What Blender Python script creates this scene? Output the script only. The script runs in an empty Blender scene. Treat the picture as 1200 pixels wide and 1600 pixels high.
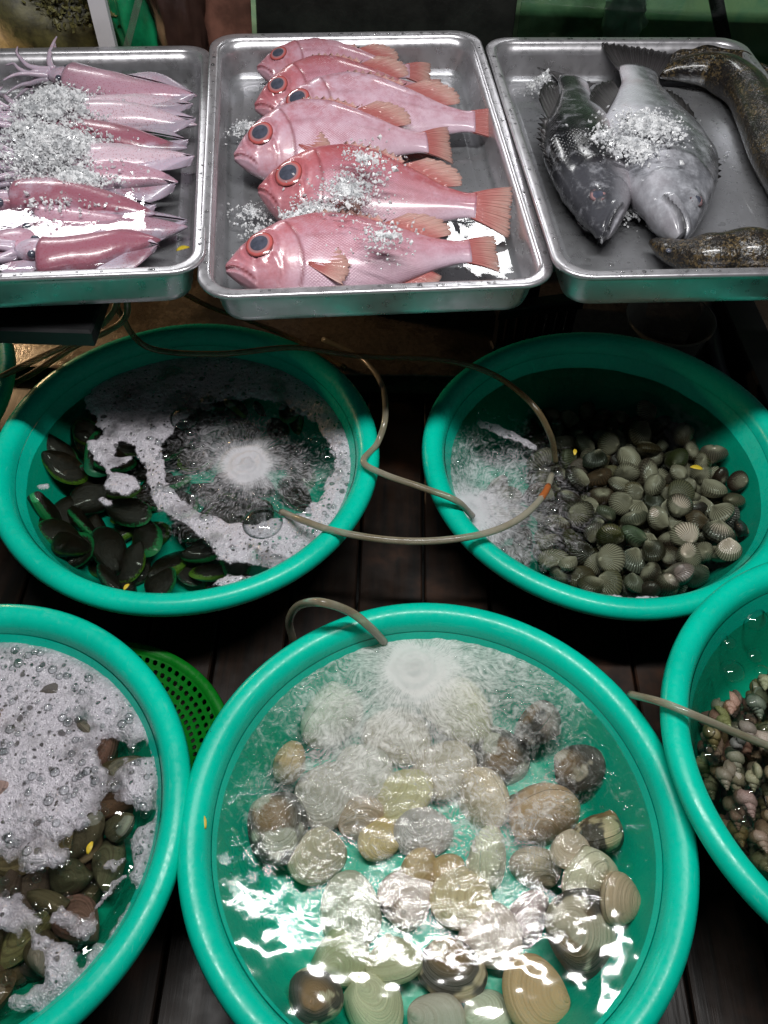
import bpy, math, random
import numpy as np
from mathutils import Vector, Matrix, noise, Euler
R = math.radians
rnd = random.Random(7)
scene = bpy.context.scene

# ------------------------------------------------------------------ camera, light, exposure
ZR = 0.135                                  # height of the basin rims above the floor
CAM_H, PITCH, ROLL, FPX = 0.8442 + ZR, R(51.642), R(1.769), 1367.1
_fw = Vector((0, math.cos(PITCH), -math.sin(PITCH)))
_up = Vector((0, math.sin(PITCH), math.cos(PITCH)))
_rt = Vector((1, 0, 0))
CR = _rt * math.cos(ROLL) + _up * math.sin(ROLL)
CU = -_rt * math.sin(ROLL) + _up * math.cos(ROLL)
CO = Vector((0, 0, CAM_H))
cam = bpy.data.cameras.new('camera')
cam.sensor_fit = 'VERTICAL'; cam.sensor_height = 24; cam.lens = 24 * FPX / 1600
cam.clip_start = 0.02; cam.clip_end = 60
camo = bpy.data.objects.new('camera', cam)
scene.collection.objects.link(camo)
camo.matrix_world = Matrix(((CR.x, CU.x, -_fw.x, 0), (CR.y, CU.y, -_fw.y, 0), (CR.z, CU.z, -_fw.z, CAM_H), (0, 0, 0, 1)))
scene.camera = camo

world = bpy.data.worlds.new('World'); scene.world = world
world.use_nodes = True
bg = world.node_tree.nodes['Background']
bg.inputs[0].default_value = (0.80, 0.86, 0.92, 1); bg.inputs[1].default_value = 0.058

vs = scene.view_settings
vs.view_transform = 'Standard'; vs.look = 'None'; vs.exposure = 0.0; vs.gamma = 1.0; vs.use_curve_mapping = False
scene.cycles.max_bounces = 7; scene.cycles.diffuse_bounces = 3; scene.cycles.transparent_max_bounces = 20
scene.cycles.sample_clamp_indirect = 4.0
scene.cycles.caustics_reflective = False; scene.cycles.caustics_refractive = False

def ray(px, py):
    return (_fw + CR * ((px - 600) / FPX) - CU * ((py - 800) / FPX))
def at(px, py, z):
    d = ray(px, py); t = (z - CO.z) / d.z
    return CO + d * t
def at_plane(px, py, p0, n):
    d = ray(px, py); t = (p0 - CO).dot(n) / d.dot(n)
    return CO + d * t

def area_lamp(name, loc, target, sx, sy, power, col):
    l = bpy.data.lights.new(name, 'AREA'); l.shape = 'RECTANGLE'; l.size = sx; l.size_y = sy
    l.energy = power; l.color = col
    o = bpy.data.objects.new(name, l); scene.collection.objects.link(o)
    o.location = loc
    o.rotation_euler = (Vector(target) - Vector(loc)).to_track_quat('-Z', 'Y').to_euler()
    return o
# the fluorescent fixture hanging over the front edge of the trays
area_lamp('fluorescent_lamp', (0.05, 0.52, 1.60), (0.05, 0.60, 0), 1.10, 0.055, 25, (1.0, 0.985, 0.97))
# two more fixtures further back in the stall, mirrored in the tray water
def mirrored_lamp(name, px, py, z, n, t, sx, sy, power, col):
    p = at(px, py, z); d = ray(px, py).normalized(); n = Vector(n).normalized(); d = d - n * (2 * d.dot(n))
    loc = p + d * t
    area_lamp(name, loc, p, sx, sy, power, col)
mirrored_lamp('fluorescent_lamp', 80, 350, ZR + .245, (.02, .032, 1), 2.1, 0.62, 0.14, 7, (1, 1, 1))
mirrored_lamp('fluorescent_lamp', 765, 372, ZR + .225, (.01, -.036, 1), 2.1, 0.32, 0.15, 4, (1, 1, 1))
# warm bulb low behind the stand, on the left
wl = bpy.data.lights.new('warm_bulb', 'POINT'); wl.energy = 7; wl.color = (1.0, 0.64, 0.34); wl.shadow_soft_size = 0.02
wlo = bpy.data.objects.new('warm_bulb', wl); scene.collection.objects.link(wlo); wlo.location = (-0.84, 1.38, 0.25)

# ------------------------------------------------------------------ helpers
COL = scene.collection
def tag(o, label=None, cat=None, group=None, kind=None):
    if label: o['label'] = label
    if cat: o['category'] = cat
    if group: o['group'] = group
    if kind: o['kind'] = kind
    return o
def empty(name, mat=None):
    o = bpy.data.objects.new(name, None); COL.objects.link(o); o.empty_display_size = 0.02
    if mat is not None: o.matrix_world = mat
    return o
def mkmesh(name, verts, faces, mat, smooth=True, attrs=None, vattrs=None):
    m = bpy.data.meshes.new(name)
    m.from_pydata([tuple(v) for v in verts], [], faces)
    if smooth: m.shade_smooth()
    if attrs:
        for k, a in attrs.items():
            at_ = m.attributes.new(k, 'FLOAT', 'POINT'); at_.data.foreach_set('value', np.asarray(a, dtype=np.float32))
    if vattrs:
        for k, a in vattrs.items():
            at_ = m.attributes.new(k, 'FLOAT_VECTOR', 'POINT'); at_.data.foreach_set('vector', np.asarray(a, dtype=np.float32).ravel())
    if mat: m.materials.append(mat)
    return m
def link(name, mesh, parent=None, mw=None):
    o = bpy.data.objects.new(name, mesh); COL.objects.link(o)
    if parent: o.parent = parent
    if mw is not None:
        if parent: o.matrix_local = mw
        else: o.matrix_world = mw
    return o
def obj(name, verts, faces, mat, parent=None, **k):
    return link(name, mkmesh(name, verts, faces, mat, **k), parent)
class MB:
    def __init__(s): s.v = []; s.f = []
    def add(s, v, f):
        b = len(s.v); s.v += [Vector(p) for p in v]; s.f += [tuple(i + b for i in q) for q in f]
    def box(s, c, d, m=None, bev=0.0):
        x, y, z = d[0] / 2, d[1] / 2, d[2] / 2
        b = min(bev, x * .9, y * .9, z * .9)
        if b <= 0:
            v = [Vector((i, j, k)) for k in (-z, z) for j in (-y, y) for i in (-x, x)]
            f = [(0, 2, 3, 1), (4, 5, 7, 6), (0, 1, 5, 4), (2, 6, 7, 3), (0, 4, 6, 2), (1, 3, 7, 5)]
        else:
            v = []; f = []
            rings = [(-z, b), (-z + b, 0), (z - b, 0), (z, b)]
            for zz, ins in rings:
                xx, yy = x - ins, y - ins
                v += [Vector((-xx, -yy, zz)), Vector((xx, -yy, zz)), Vector((xx, yy, zz)), Vector((-xx, yy, zz))]
            for r in range(3):
                for i in range(4):
                    j = (i + 1) % 4; f.append((r * 4 + i, r * 4 + j, r * 4 + 4 + j, r * 4 + 4 + i))
            f += [(3, 2, 1, 0), (12, 13, 14, 15)]
        if m is not None: v = [m @ p for p in v]
        c = Vector(c); s.add([p + c for p in v], f)
    def build(s, name, mat, parent=None, smooth=False): return obj(name, s.v, s.f, mat, parent, smooth=smooth)
def lathe(prof, n=96, closed=False):
    v = []; f = []; m = len(prof)
    for j in range(n):
        a = 2 * math.pi * j / n; c, s_ = math.cos(a), math.sin(a)
        for r, z in prof: v.append((r * c, r * s_, z))
    for j in range(n):
        k = (j + 1) % n
        for i in range(m - 1):
            f.append((j * m + i, k * m + i, k * m + i + 1, j * m + i + 1))
    return v, f
def spline(pts, k=8):
    P = [Vector(p) for p in pts]; P = [P[0] * 2 - P[1]] + P + [P[-1] * 2 - P[-2]]
    out = []
    for i in range(1, len(P) - 2):
        a, b, c, d = P[i - 1], P[i], P[i + 1], P[i + 2]
        for j in range(k):
            t = j / k
            out.append(0.5 * ((2 * b) + (c - a) * t + (2 * a - 5 * b + 4 * c - d) * t * t + (3 * b - a - 3 * c + d) * t ** 3))
    out.append(P[-2]); return out
def tube(path, rad, n=10, cap=True, flat=1.0):
    v = []; f = []; N_ = len(path)
    t0 = (path[1] - path[0]).normalized()
    nrm = t0.orthogonal().normalized()
    up = Vector((0, 0, 1))
    if abs(t0.dot(up)) < .9: nrm = (up - t0 * up.dot(t0)).normalized()
    for i, p in enumerate(path):
        t = (path[min(i + 1, N_ - 1)] - path[max(i - 1, 0)]).normalized()
        nrm = (nrm - t * nrm.dot(t)).normalized(); bn = t.cross(nrm)
        r = rad(i / (N_ - 1)) if callable(rad) else rad
        for j in range(n):
            a = 2 * math.pi * j / n
            v.append(p + nrm * (math.cos(a) * r * flat) + bn * (math.sin(a) * r))
    for i in range(N_ - 1):
        for j in range(n):
            k = (j + 1) % n; f.append((i * n + j, i * n + k, (i + 1) * n + k, (i + 1) * n + j))
    if cap:
        f.append(tuple(range(n - 1, -1, -1))); f.append(tuple((N_ - 1) * n + j for j in range(n)))
    return v, f
def sm(a, b, x):
    t = np.clip((x - a) / (b - a), 0, 1); return t * t * (3 - 2 * t)

# ------------------------------------------------------------------ materials
class NT:
    def __init__(s, name):
        s.m = bpy.data.materials.new(name); s.m.use_nodes = True
        s.t = s.m.node_tree; s.t.nodes.clear()
        s.out = s.t.nodes.new('ShaderNodeOutputMaterial')
    def n(s, typ, ins=None, **props):
        nd = s.t.nodes.new('ShaderNode' + typ)
        for k, v in props.items(): setattr(nd, k, v)
        if ins:
            for k, v in ins.items(): s.set(nd, k, v)
        return nd
    def set(s, nd, k, v):
        sock = nd.inputs[k]
        if isinstance(v, bpy.types.NodeSocket): s.t.links.new(v, sock)
        elif isinstance(v, bpy.types.Node): s.t.links.new(v.outputs[0], sock)
        else:
            if sock.type == 'RGBA' and len(v) == 3: v = (*v, 1)
            sock.default_value = v
    def attr(s, name, vec=False):
        a = s.n('Attribute', attribute_name=name); return a.outputs['Vector' if vec else 'Fac']
    def coord(s, out='Object'): return s.n('TexCoord').outputs[out]
    def noise(s, vec, scale, detail=3, rough=.55, dist=0):
        return s.n('TexNoise', {'Vector': vec, 'Scale': scale, 'Detail': detail, 'Roughness': rough, 'Distortion': dist}).outputs[0]
    def voro(s, vec, scale, rand=1.0, feature='F1'):
        return s.n('TexVoronoi', {'Vector': vec, 'Scale': scale, 'Randomness': rand}, feature=feature)
    def math(s, op, a, b=0.0, clamp=False):
        return s.n('Math', {0: a, 1: b}, operation=op, use_clamp=clamp).outputs[0]
    def rng(s, x, a, b, c=0.0, d=1.0, smooth=True):
        return s.n('MapRange', {'Value': x, 'From Min': a, 'From Max': b, 'To Min': c, 'To Max': d}, interpolation_type='SMOOTHSTEP' if smooth else 'LINEAR').outputs[0]
    def mix(s, fac, a, b, blend='MIX'):
        nd = s.n('Mix', data_type='RGBA', blend_type=blend)
        s.set(nd, 0, fac); s.set(nd, 6, a); s.set(nd, 7, b); return nd.outputs[2]
    def bump(s, h, strength=.3, dist=.001, normal=None):
        ins = {'Height': h, 'Strength': strength, 'Distance': dist}
        if normal is not None: ins['Normal'] = normal
        return s.n('Bump', ins).outputs[0]
    def pbr(s, **k):
        names = {'color': 'Base Color', 'rough': 'Roughness', 'metal': 'Metallic', 'spec': 'Specular IOR Level', 'coat': 'Coat Weight',
                 'coatr': 'Coat Roughness', 'normal': 'Normal', 'sss': 'Subsurface Weight', 'sssr': 'Subsurface Radius', 'sssc': 'Subsurface Scale', 'trans': 'Transmission Weight', 'alpha': 'Alpha', 'ior': 'IOR', 'coatn': 'Coat Normal'}
        return s.n('BsdfPrincipled', {names[a]: b for a, b in k.items()})
    def mixs(s, fac, a, b): return s.n('MixShader', {0: fac, 1: a, 2: b})
    def done(s, sh):
        s.t.links.new(sh.outputs[0], s.out.inputs[0]); return s.m

def m_plastic(name, col, rough=.28):
    t = NT(name); c = t.coord()
    n1 = t.noise(c, 9, 5); n2 = t.noise(c, 160, 3)
    col2 = tuple(x * .84 for x in col)
    base = t.mix(t.rng(n1, .35, .75), col, col2)
    # dull scum and scratches
    st = t.noise(t.n('Mapping', {'Vector': c, 'Scale': (30, 30, 400)}), 1, 3)
    sc = t.noise(t.n('Mapping', {'Vector': c, 'Scale': (14, 14, 14), 'Rotation': (0.4, .3, .8)}), 1, 6, .75)
    base = t.mix(t.rng(sc, .56, .72, 0, .30), base, tuple(x * .55 + .01 for x in col))
    scr = t.noise(t.n('Mapping', {'Vector': c, 'Scale': (220, 30, 90), 'Rotation': (.2, .1, .6)}), 1, 5, .8)
    base = t.mix(t.rng(scr, .60, .74, 0, .35), base, tuple(min(1, x * .75 + .16) for x in col))
    gr = t.noise(c, 55, 8, .8)
    base = t.mix(t.rng(gr, .60, .72, 0, .45), base, tuple(x * .45 + .012 for x in col))
    base = t.mix(t.rng(st, .60, .78, 0, .30), base, tuple(min(1, x * .8 + .12) for x in col))
    rr = t.rng(n2, .3, .7, rough - .06, rough + .12)
    return t.done(t.pbr(color=base, rough=rr, normal=t.bump(n2, .10, .0005), spec=.32))
M = {}
M['teal'] = m_plastic('teal_plastic', (0.0, .53, .375))
M['green'] = m_plastic('green_plastic', (.003, .15, .010), .3)
M['black'] = m_plastic('black_plastic', (.006, .006, .007), .35)
M['white_plastic'] = m_plastic('white_plastic', (.62, .62, .66), .4)
def m_steel():
    t = NT('stainless_steel'); c = t.coord()
    n1 = t.noise(c, 14, 6, .65); n2 = t.noise(t.n('Mapping', {'Vector': c, 'Scale': (20, 380, 380)}), 1, 2)
    n3 = t.noise(c, 90, 4, .6)
    col = t.mix(t.rng(n1, .3, .75), (.60, .59, .62), (.48, .47, .49))
    rr = t.rng(n3, .3, .75, .26, .40)
    b = t.bump(n2, .05, .0003); b = t.bump(n1, .04, .002, b)
    return t.done(t.pbr(color=col, rough=rr, metal=.80, normal=b))
M['steel'] = m_steel()
def m_water(name, tint=(.86, .93, .92), ripple=60, strength=.35, dist=.0012, milk=False, milkcol=(.92, .91, .90), rough=.02):
    t = NT(name); c = t.coord()
    n1 = t.noise(c, ripple, 3, .5, .4); n2 = t.noise(c, ripple * .33, 2, .5, .6)
    b = t.bump(n2, strength, dist * 3); b = t.bump(n1, strength, dist, b)
    if milk:
        mk = t.attr('milk'); pol = t.attr('polar', True)
        s1 = t.noise(pol, 1.0, 3, .6, .5)
        s2 = t.noise(c, 260, 2, .6)
        s3 = t.noise(c, 22, 3, .6, .5)
        b = t.bump(t.math('MULTIPLY', s1, t.math('MINIMUM', mk, .8)), .6, .0025, b)
    fr = t.n('Fresnel', {'IOR': 1.33, 'Normal': b})
    sh = t.mixs(fr, t.n('BsdfTransparent', {'Color': tint}), t.n('BsdfGlossy', {'Color': (1, 1, 1), 'Roughness': rough, 'Normal': b}))
    if milk:
        x = t.math('ADD', mk, t.math('MULTIPLY', t.math('SUBTRACT', s1, .5), .72))
        x = t.math('ADD', x, t.math('MULTIPLY', t.math('SUBTRACT', s2, .5), .42))
        x = t.math('ADD', x, t.math('MULTIPLY', t.math('SUBTRACT', s3, .5), .55))
        fac = t.math('MULTIPLY', t.rng(x, .30, 1.05, 0, .93), t.rng(mk, .02, .25))
        df = t.n('BsdfDiffuse', {'Color': milkcol, 'Normal': b}); tr = t.n('BsdfTranslucent', {'Color': milkcol})  # white of air bubbles and of ripple reflections, both put into this colour
        foam = t.mixs(.35, df, tr)
        sh = t.mixs(fac, sh, foam)
    return t.done(sh)
M['water'] = m_water('basin_water')
M['bubbly_water'] = m_water('bubbly_water', tint=(.77, .80, .75), milk=True, ripple=30, strength=.07, rough=.055)
M['dark_water'] = m_water('dark_bubbly_water', tint=(.66, .71, .66), milk=True, ripple=70, strength=.6, milkcol=(.86, .83, .88))
M['tray_water'] = m_water('tray_water', tint=(.93, .95, .95), ripple=40, strength=.16, dist=.0008)
def m_foam():
    t = NT('soap_foam'); c = t.coord()
    dn = t.n('VectorMath', {0: c, 1: t.n('VectorMath', {0: t.n('TexNoise', {'Vector': c, 'Scale': 45}).outputs[1], 1: (.012, .012, .012)}, operation='MULTIPLY').outputs[0]}, operation='ADD').outputs[0]
    v1 = t.voro(dn, 170); v2 = t.voro(dn, 460)
    rad1 = t.math('MULTIPLY', t.n('SeparateColor', {0: v1.outputs['Color']}).outputs[0], .46)
    h1 = t.math('MULTIPLY', t.rng(t.math('SUBTRACT', rad1, v1.outputs['Distance']), -.06, .22), t.rng(t.noise(c, 60, 2), .32, .50))
    rad2 = t.math('MULTIPLY', t.n('SeparateColor', {0: v2.outputs['Color']}).outputs[0], .42)
    h2 = t.rng(t.math('SUBTRACT', rad2, v2.outputs['Distance']), -.02, .12)
    thin = t.attr('thin')
    hole = t.math('MAXIMUM', t.math('MULTIPLY', h1, .9), t.math('MULTIPLY', h2, .55))
    n1 = t.noise(c, 26, 5, .65)
    n8 = t.noise(c, 11, 3, .6); v3 = t.voro(dn, 75)
    rad3 = t.math('MULTIPLY', t.math('SUBTRACT', t.n('SeparateColor', {0: v3.outputs['Color']}).outputs[1], .55), .9)
    h3 = t.rng(t.math('SUBTRACT', rad3, v3.outputs['Distance']), -.04, .14)
    hole = t.math('MAXIMUM', hole, t.math('MULTIPLY', h3, .8))
    hole = t.math('MAXIMUM', hole, t.rng(t.math('ADD', n8, t.math('MULTIPLY', t.math('SUBTRACT', n1, .5), .8)), .48, .72, 0, .70))
    hole = t.math('MAXIMUM', hole, t.rng(t.math('ADD', thin, t.math('MULTIPLY', t.math('SUBTRACT', n1, .5), .9)), .45, .95, 0, .85))
    ed = t.math('ADD', t.attr('edge'), t.math('MULTIPLY', t.math('SUBTRACT', t.noise(c, 240, 3, .6), .5), 1.1))
    hole = t.math('MAXIMUM', hole, t.rng(ed, .55, -.05))
    b = t.bump(t.math('ADD', v1.outputs['Distance'], t.math('MULTIPLY', v2.outputs['Distance'], .5)), .8, .003)
    col = t.mix(n1, (.66, .62, .70), (.80, .76, .82))
    df = t.n('BsdfDiffuse', {'Color': col, 'Normal': b}); tr = t.n('BsdfTranslucent', {'Color': col})
    gl = t.n('BsdfGlossy', {'Roughness': .15, 'Normal': b})
    foam = t.mixs(.05, t.mixs(.3, df, tr), gl)
    return t.done(t.mixs(hole, foam, t.mixs(t.math('MULTIPLY', t.rng(ed, -.05, .5), .06), t.n('BsdfTransparent', {'Color': (.98, .98, .98)}), gl)))
M['foam'] = m_foam()
def m_bubble():
    t = NT('bubble_film')
    fr = t.n('Fresnel', {'IOR': 1.33})
    fac = t.math('ADD', t.math('MULTIPLY', fr, 1.2), .05, True)
    return t.done(t.mixs(fac, t.n('BsdfTransparent', {'Color': (.93, .95, .95)}), t.n('BsdfGlossy', {'Roughness': .03})))
M['bubble'] = m_bubble()
def m_ice():
    t = NT('crushed_ice'); c = t.coord()
    n1 = t.noise(c, 70, 3)
    col = t.mix(n1, (.90, .92, .95), (.97, .97, .98))
    d = t.mixs(.25, t.n('BsdfDiffuse', {'Color': col}), t.n('BsdfTranslucent', {'Color': col}))
    g = t.n('BsdfGlossy', {'Roughness': .08})
    tr = t.n('BsdfTransparent', {'Color': (.96, .98, 1)})
    return t.done(t.mixs(t.math('ADD', t.math('MULTIPLY', t.n('Fresnel', {'IOR': 1.31}), .8), .02), t.mixs(t.rng(t.noise(c, 130, 2), .38, .60, .60, .04), d, tr), g))
M['ice'] = m_ice()
def m_hose(name, col, col2):
    t = NT(name); c = t.coord()
    n1 = t.noise(c, 18, 3)
    cc = t.mix(t.rng(n1, .35, .7), col, col2)
    p = t.pbr(color=cc, rough=.22, coat=.4, coatr=.1, sss=.2, sssr=(.004, .004, .003))
    tr = t.n('BsdfTransparent', {'Color': (.85, .82, .72)})
    lw = t.n('LayerWeight', {'Blend': .45}).outputs['Facing']
    return t.done(t.mixs(t.rng(lw, 0, .7, .45, 0.05), p, tr))
M['hose'] = m_hose('clear_hose', (.34, .32, .25), (.24, .20, .13))
M['hose_brown'] = m_hose('brown_hose', (.20, .15, .08), (.10, .07, .035))
M['hose_tip'] = m_hose('stained_hose_tip', (.48, .13, .03), (.42, .20, .08))
def m_simple(name, col, rough=.5, var=.3, scale=20, bump=.2, coat=0.0, metal=0.0):
    t = NT(name); c = t.coord(); n1 = t.noise(c, scale, 5, .6)
    cc = t.mix(t.rng(n1, .3, .7), col, tuple(x * (1 - var) for x in col))
    return t.done(t.pbr(color=cc, rough=rough, normal=t.bump(n1, bump, .002), coat=coat, coatr=.15, metal=metal))
def m_wood():
    t = NT('wet_dark_wood'); c = t.coord()
    oi = t.n('ObjectInfo').outputs['Random']
    mp = t.n('Mapping', {'Vector': c, 'Scale': (60, 3, 60), 'Location': t.n('CombineXYZ', {0: t.math('MULTIPLY', oi, 40), 1: t.math('MULTIPLY', oi, 9), 2: 0.0})})
    n1 = t.noise(mp, 1, 5, .65); n2 = t.noise(c, 9, 4, .6); n3 = t.noise(c, 2.6, 3, .6)
    cc = t.mix(t.rng(n1, .35, .7), (.015, .008, .005), (.005, .004, .0035))
    cc = t.mix(t.rng(n2, .52, .75, 0, .7), cc, (.06, .022, .008))
    cc = t.mix(t.rng(n3, .5, .7, 0, .7), cc, (.014, .012, .011))
    rr = t.rng(n2, .3, .7, .28, .6)
    return t.done(t.pbr(color=cc, rough=rr, normal=t.bump(n1, .35, .0015), spec=.25))
M['wood'] = m_wood()
def m_concrete():
    t = NT('wet_concrete'); c = t.coord()
    n1 = t.noise(c, 5, 5, .6); n2 = t.noise(c, 130, 5, .7); n3 = t.noise(c, 30, 4, .6)
    cc = t.mix(t.rng(n2, .35, .7), (.17, .14, .11), (.09, .075, .06))
    cc = t.mix(t.rng(n1, .45, .6, 0, .85), cc, (.035, .026, .018))
    rr = t.rng(n1, .42, .60, .38, .06)
    b = t.bump(n2, .5, .0025); b = t.bump(n3, .3, .004, b)
    return t.done(t.pbr(color=cc, rough=rr, normal=b))
M['concrete'] = m_concrete()
M['painted_frame'] = m_simple('black_frame', (.010, .010, .011), .4, .4, 30, .3)
M['pipe'] = m_simple('grey_pipe', (.10, .105, .13), .35, .3, 25, .1)
M['rust_board'] = m_simple('red_brown_board', (.24, .105, .075), .5, .6, 22, .3)
M['pot'] = m_simple('brown_clay', (.055, .028, .022), .4, .5, 14, .2)
M['rock'] = m_simple('mossy_rock', (.10, .09, .03), .55, .75, 40, .9)
M['darkrock'] = m_simple('black_rubber', (.012, .013, .011), .5, .7, 25, .8)
M['leafy'] = m_simple('algae_frond', (.17, .16, .055), .55, .7, 60, .4)
M['bag'] = m_simple('green_bag', (.01, .30, .12), .3, .55, 30, .6)
M['leaf'] = m_simple('yellow_leaf', (.62, .45, .03), .5, .35, 90, .3)
def m_tankgreen():
    t = NT('green_tank_wall'); c = t.coord()
    n1 = t.noise(c, 16, 5, .65, .8); n2 = t.noise(c, 6, 4, .6, .6)
    cc = t.mix(t.rng(n1, .3, .7), (.20, .36, .22), (.32, .44, .24))  # lit look and mottled reflections of the tank painted into its colours
    cc = t.mix(t.rng(n2, .46, .66), cc, (.08, .13, .07))
    return t.done(t.pbr(color=cc, rough=.18, normal=t.bump(n1, .25, .004)))
M['tankgreen'] = m_tankgreen()
M['pale_green'] = m_simple('pale_green_patch', (.80, .95, .78), .4, .3, 30, .3)  # brightness of the tank's light patch, put into the colour
def m_glass():
    t = NT('tank_glass')
    fr = t.n('Fresnel', {'IOR': 1.5})
    return t.done(t.mixs(fr, t.n('BsdfTransparent', {'Color': (.78, .90, .84)}), t.n('BsdfGlossy', {'Roughness': .02})))
M['glass'] = m_glass()
def m_clear():
    t = NT('clear_plastic')
    fr = t.n('Fresnel', {'IOR': 1.8})
    return t.done(t.mixs(t.math('ADD', fr, .06), t.n('BsdfTransparent', {'Color': (.9, .9, .88)}), t.pbr(color=(.5, .48, .44), rough=.12)))
M['clear'] = m_clear()

# --- shells
def shell_common(t):
    c = t.coord(); oi = t.n('ObjectInfo')
    off = t.n('CombineXYZ', {0: t.math('MULTIPLY', oi.outputs['Random'], 31), 1: t.math('MULTIPLY', oi.outputs['Random'], 17), 2: 0.0})
    vec = t.n('VectorMath', {0: c, 1: off}, operation='ADD').outputs[0]
    return vec, oi
def m_clam():
    t = NT('clam_shell'); vec, oi = shell_common(t); s = t.attr('grow')
    n1 = t.noise(vec, 34, 4, .6); n2 = t.noise(vec, 120, 4, .6)
    n4 = t.noise(vec, 2.2, 2, .5)
    ring = t.noise(t.n('CombineXYZ', {0: t.math('MULTIPLY', s, 20), 1: t.math('MULTIPLY', oi.outputs['Random'], 90), 2: t.math('MULTIPLY', n1, .6)}), 1.0, 4, .7)
    base = oi.outputs['Color']
    cc = t.mix(t.rng(ring, .35, .7, 0, .40), base, t.mix(1.0, base, (.60, .52, .42), 'MULTIPLY'))
    cc = t.mix(t.rng(n1, .45, .75, 0, .5), cc, (.56, .50, .39))
    n4 = t.math('ADD', n4, t.math('MULTIPLY', t.math('SUBTRACT', oi.outputs['Alpha'], .5), .5))
    cc = t.mix(t.rng(n4, .66, .74, 0, .92), cc, t.mix(t.rng(s, .3, .8), (.30, .17, .075), (.05, .047, .05)))

    h = t.math('ADD', t.math('MULTIPLY', ring, .8), t.math('MULTIPLY', n2, .4))
    return t.done(t.pbr(color=cc, rough=.45, normal=t.bump(t.math('ADD', t.math('MULTIPLY', ring, .8), t.math('MULTIPLY', n1, .15)), .4, .02)))
M['clam'] = m_clam()
def m_cockle():
    t = NT('cockle_shell'); vec, oi = shell_common(t); s = t.attr('grow'); rib = t.attr('rib')
    n1 = t.noise(vec, 40, 4, .6); n2 = t.noise(vec, 150, 3, .6)
    rd = oi.outputs['Random']; wr = oi.outputs['Alpha']
    worn = t.math('ADD', t.math('SUBTRACT', t.math('MULTIPLY', wr, 1.35), s), t.math('MULTIPLY', t.math('SUBTRACT', n1, .5), 1.3))
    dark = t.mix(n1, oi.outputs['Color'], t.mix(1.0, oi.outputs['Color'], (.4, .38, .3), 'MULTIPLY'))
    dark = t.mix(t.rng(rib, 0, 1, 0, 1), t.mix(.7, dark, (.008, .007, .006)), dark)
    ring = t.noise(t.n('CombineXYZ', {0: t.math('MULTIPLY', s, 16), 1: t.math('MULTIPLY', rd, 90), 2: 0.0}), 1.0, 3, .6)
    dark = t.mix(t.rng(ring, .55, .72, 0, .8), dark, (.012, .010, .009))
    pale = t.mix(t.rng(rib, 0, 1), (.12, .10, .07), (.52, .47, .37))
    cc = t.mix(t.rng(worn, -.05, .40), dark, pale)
    return t.done(t.pbr(color=cc, rough=.36, normal=t.bump(t.math('ADD', n2, ring), .35, .0009), coat=.5, coatr=.1))
M['cockle'] = m_cockle()
def m_mussel():
    t = NT('mussel_shell'); vec, oi = shell_common(t); s = t.attr('grow')
    n1 = t.noise(vec, 30, 4, .6); n2 = t.noise(vec, 120, 3, .6)
    ring = t.noise(t.n('CombineXYZ', {0: t.math('MULTIPLY', s, 18), 1: t.math('MULTIPLY', oi.outputs['Random'], 90), 2: 0.0}), 1.0, 3, .6)
    cc = t.mix(t.rng(n1, .35, .7), (.015, .010, .006), (.004, .0035, .003))
    cc = t.mix(t.rng(ring, .5, .8, 0, .5), cc, (.04, .024, .010))
    cc = t.mix(t.rng(t.noise(vec, 55, 4, .7), .56, .70, 0, .7), cc, (.075, .055, .032))
    x = t.math('ADD', s, t.math('MULTIPLY', t.math('SUBTRACT', n1, .5), .35))
    x = t.math('ADD', x, t.math('MULTIPLY', oi.outputs['Random'], .14))
    cc = t.mix(t.rng(x, .96, 1.03, 0, .9), cc, oi.outputs['Color'])
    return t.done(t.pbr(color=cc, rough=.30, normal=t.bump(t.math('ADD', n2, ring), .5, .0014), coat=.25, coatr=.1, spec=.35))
M['mussel'] = m_mussel()
def m_snail():
    t = NT('snail_shell'); vec, oi = shell_common(t)
    n1 = t.noise(vec, 60, 4, .6); n2 = t.noise(vec, 180, 3)
    cc = t.mix(t.rng(n1, .42, .62), oi.outputs['Color'], t.mix(1.0, oi.outputs['Color'], (.35, .3, .25), 'MULTIPLY'))
    cc = t.mix(t.rng(n2, .6, .7, 0, .6), cc, (.42, .38, .3))
    return t.done(t.pbr(color=cc, rough=.4, normal=t.bump(n2, .4, .001), coat=.2))
M['snail'] = m_snail()
M['brown_shell'] = None
def m_brown():
    t = NT('brown_shell'); vec, oi = shell_common(t); s = t.attr('grow')
    n1 = t.noise(vec, 30, 5, .65); n2 = t.noise(vec, 110, 4, .6)
    ring = t.noise(t.n('CombineXYZ', {0: t.math('MULTIPLY', s, 14), 1: t.math('MULTIPLY', oi.outputs['Random'], 90), 2: n1}), 1.0, 3, .6)
    cc = t.mix(t.rng(ring, .35, .7, 0, .6), oi.outputs['Color'], (.035, .028, .02))
    cc = t.mix(t.rng(n1, .55, .72, 0, .7), cc, (.22, .17, .10))
    return t.done(t.pbr(color=cc, rough=.45, normal=t.bump(t.math('ADD', n2, ring), .6, .0018), coat=.2))
M['brown_shell'] = m_brown()

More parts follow.
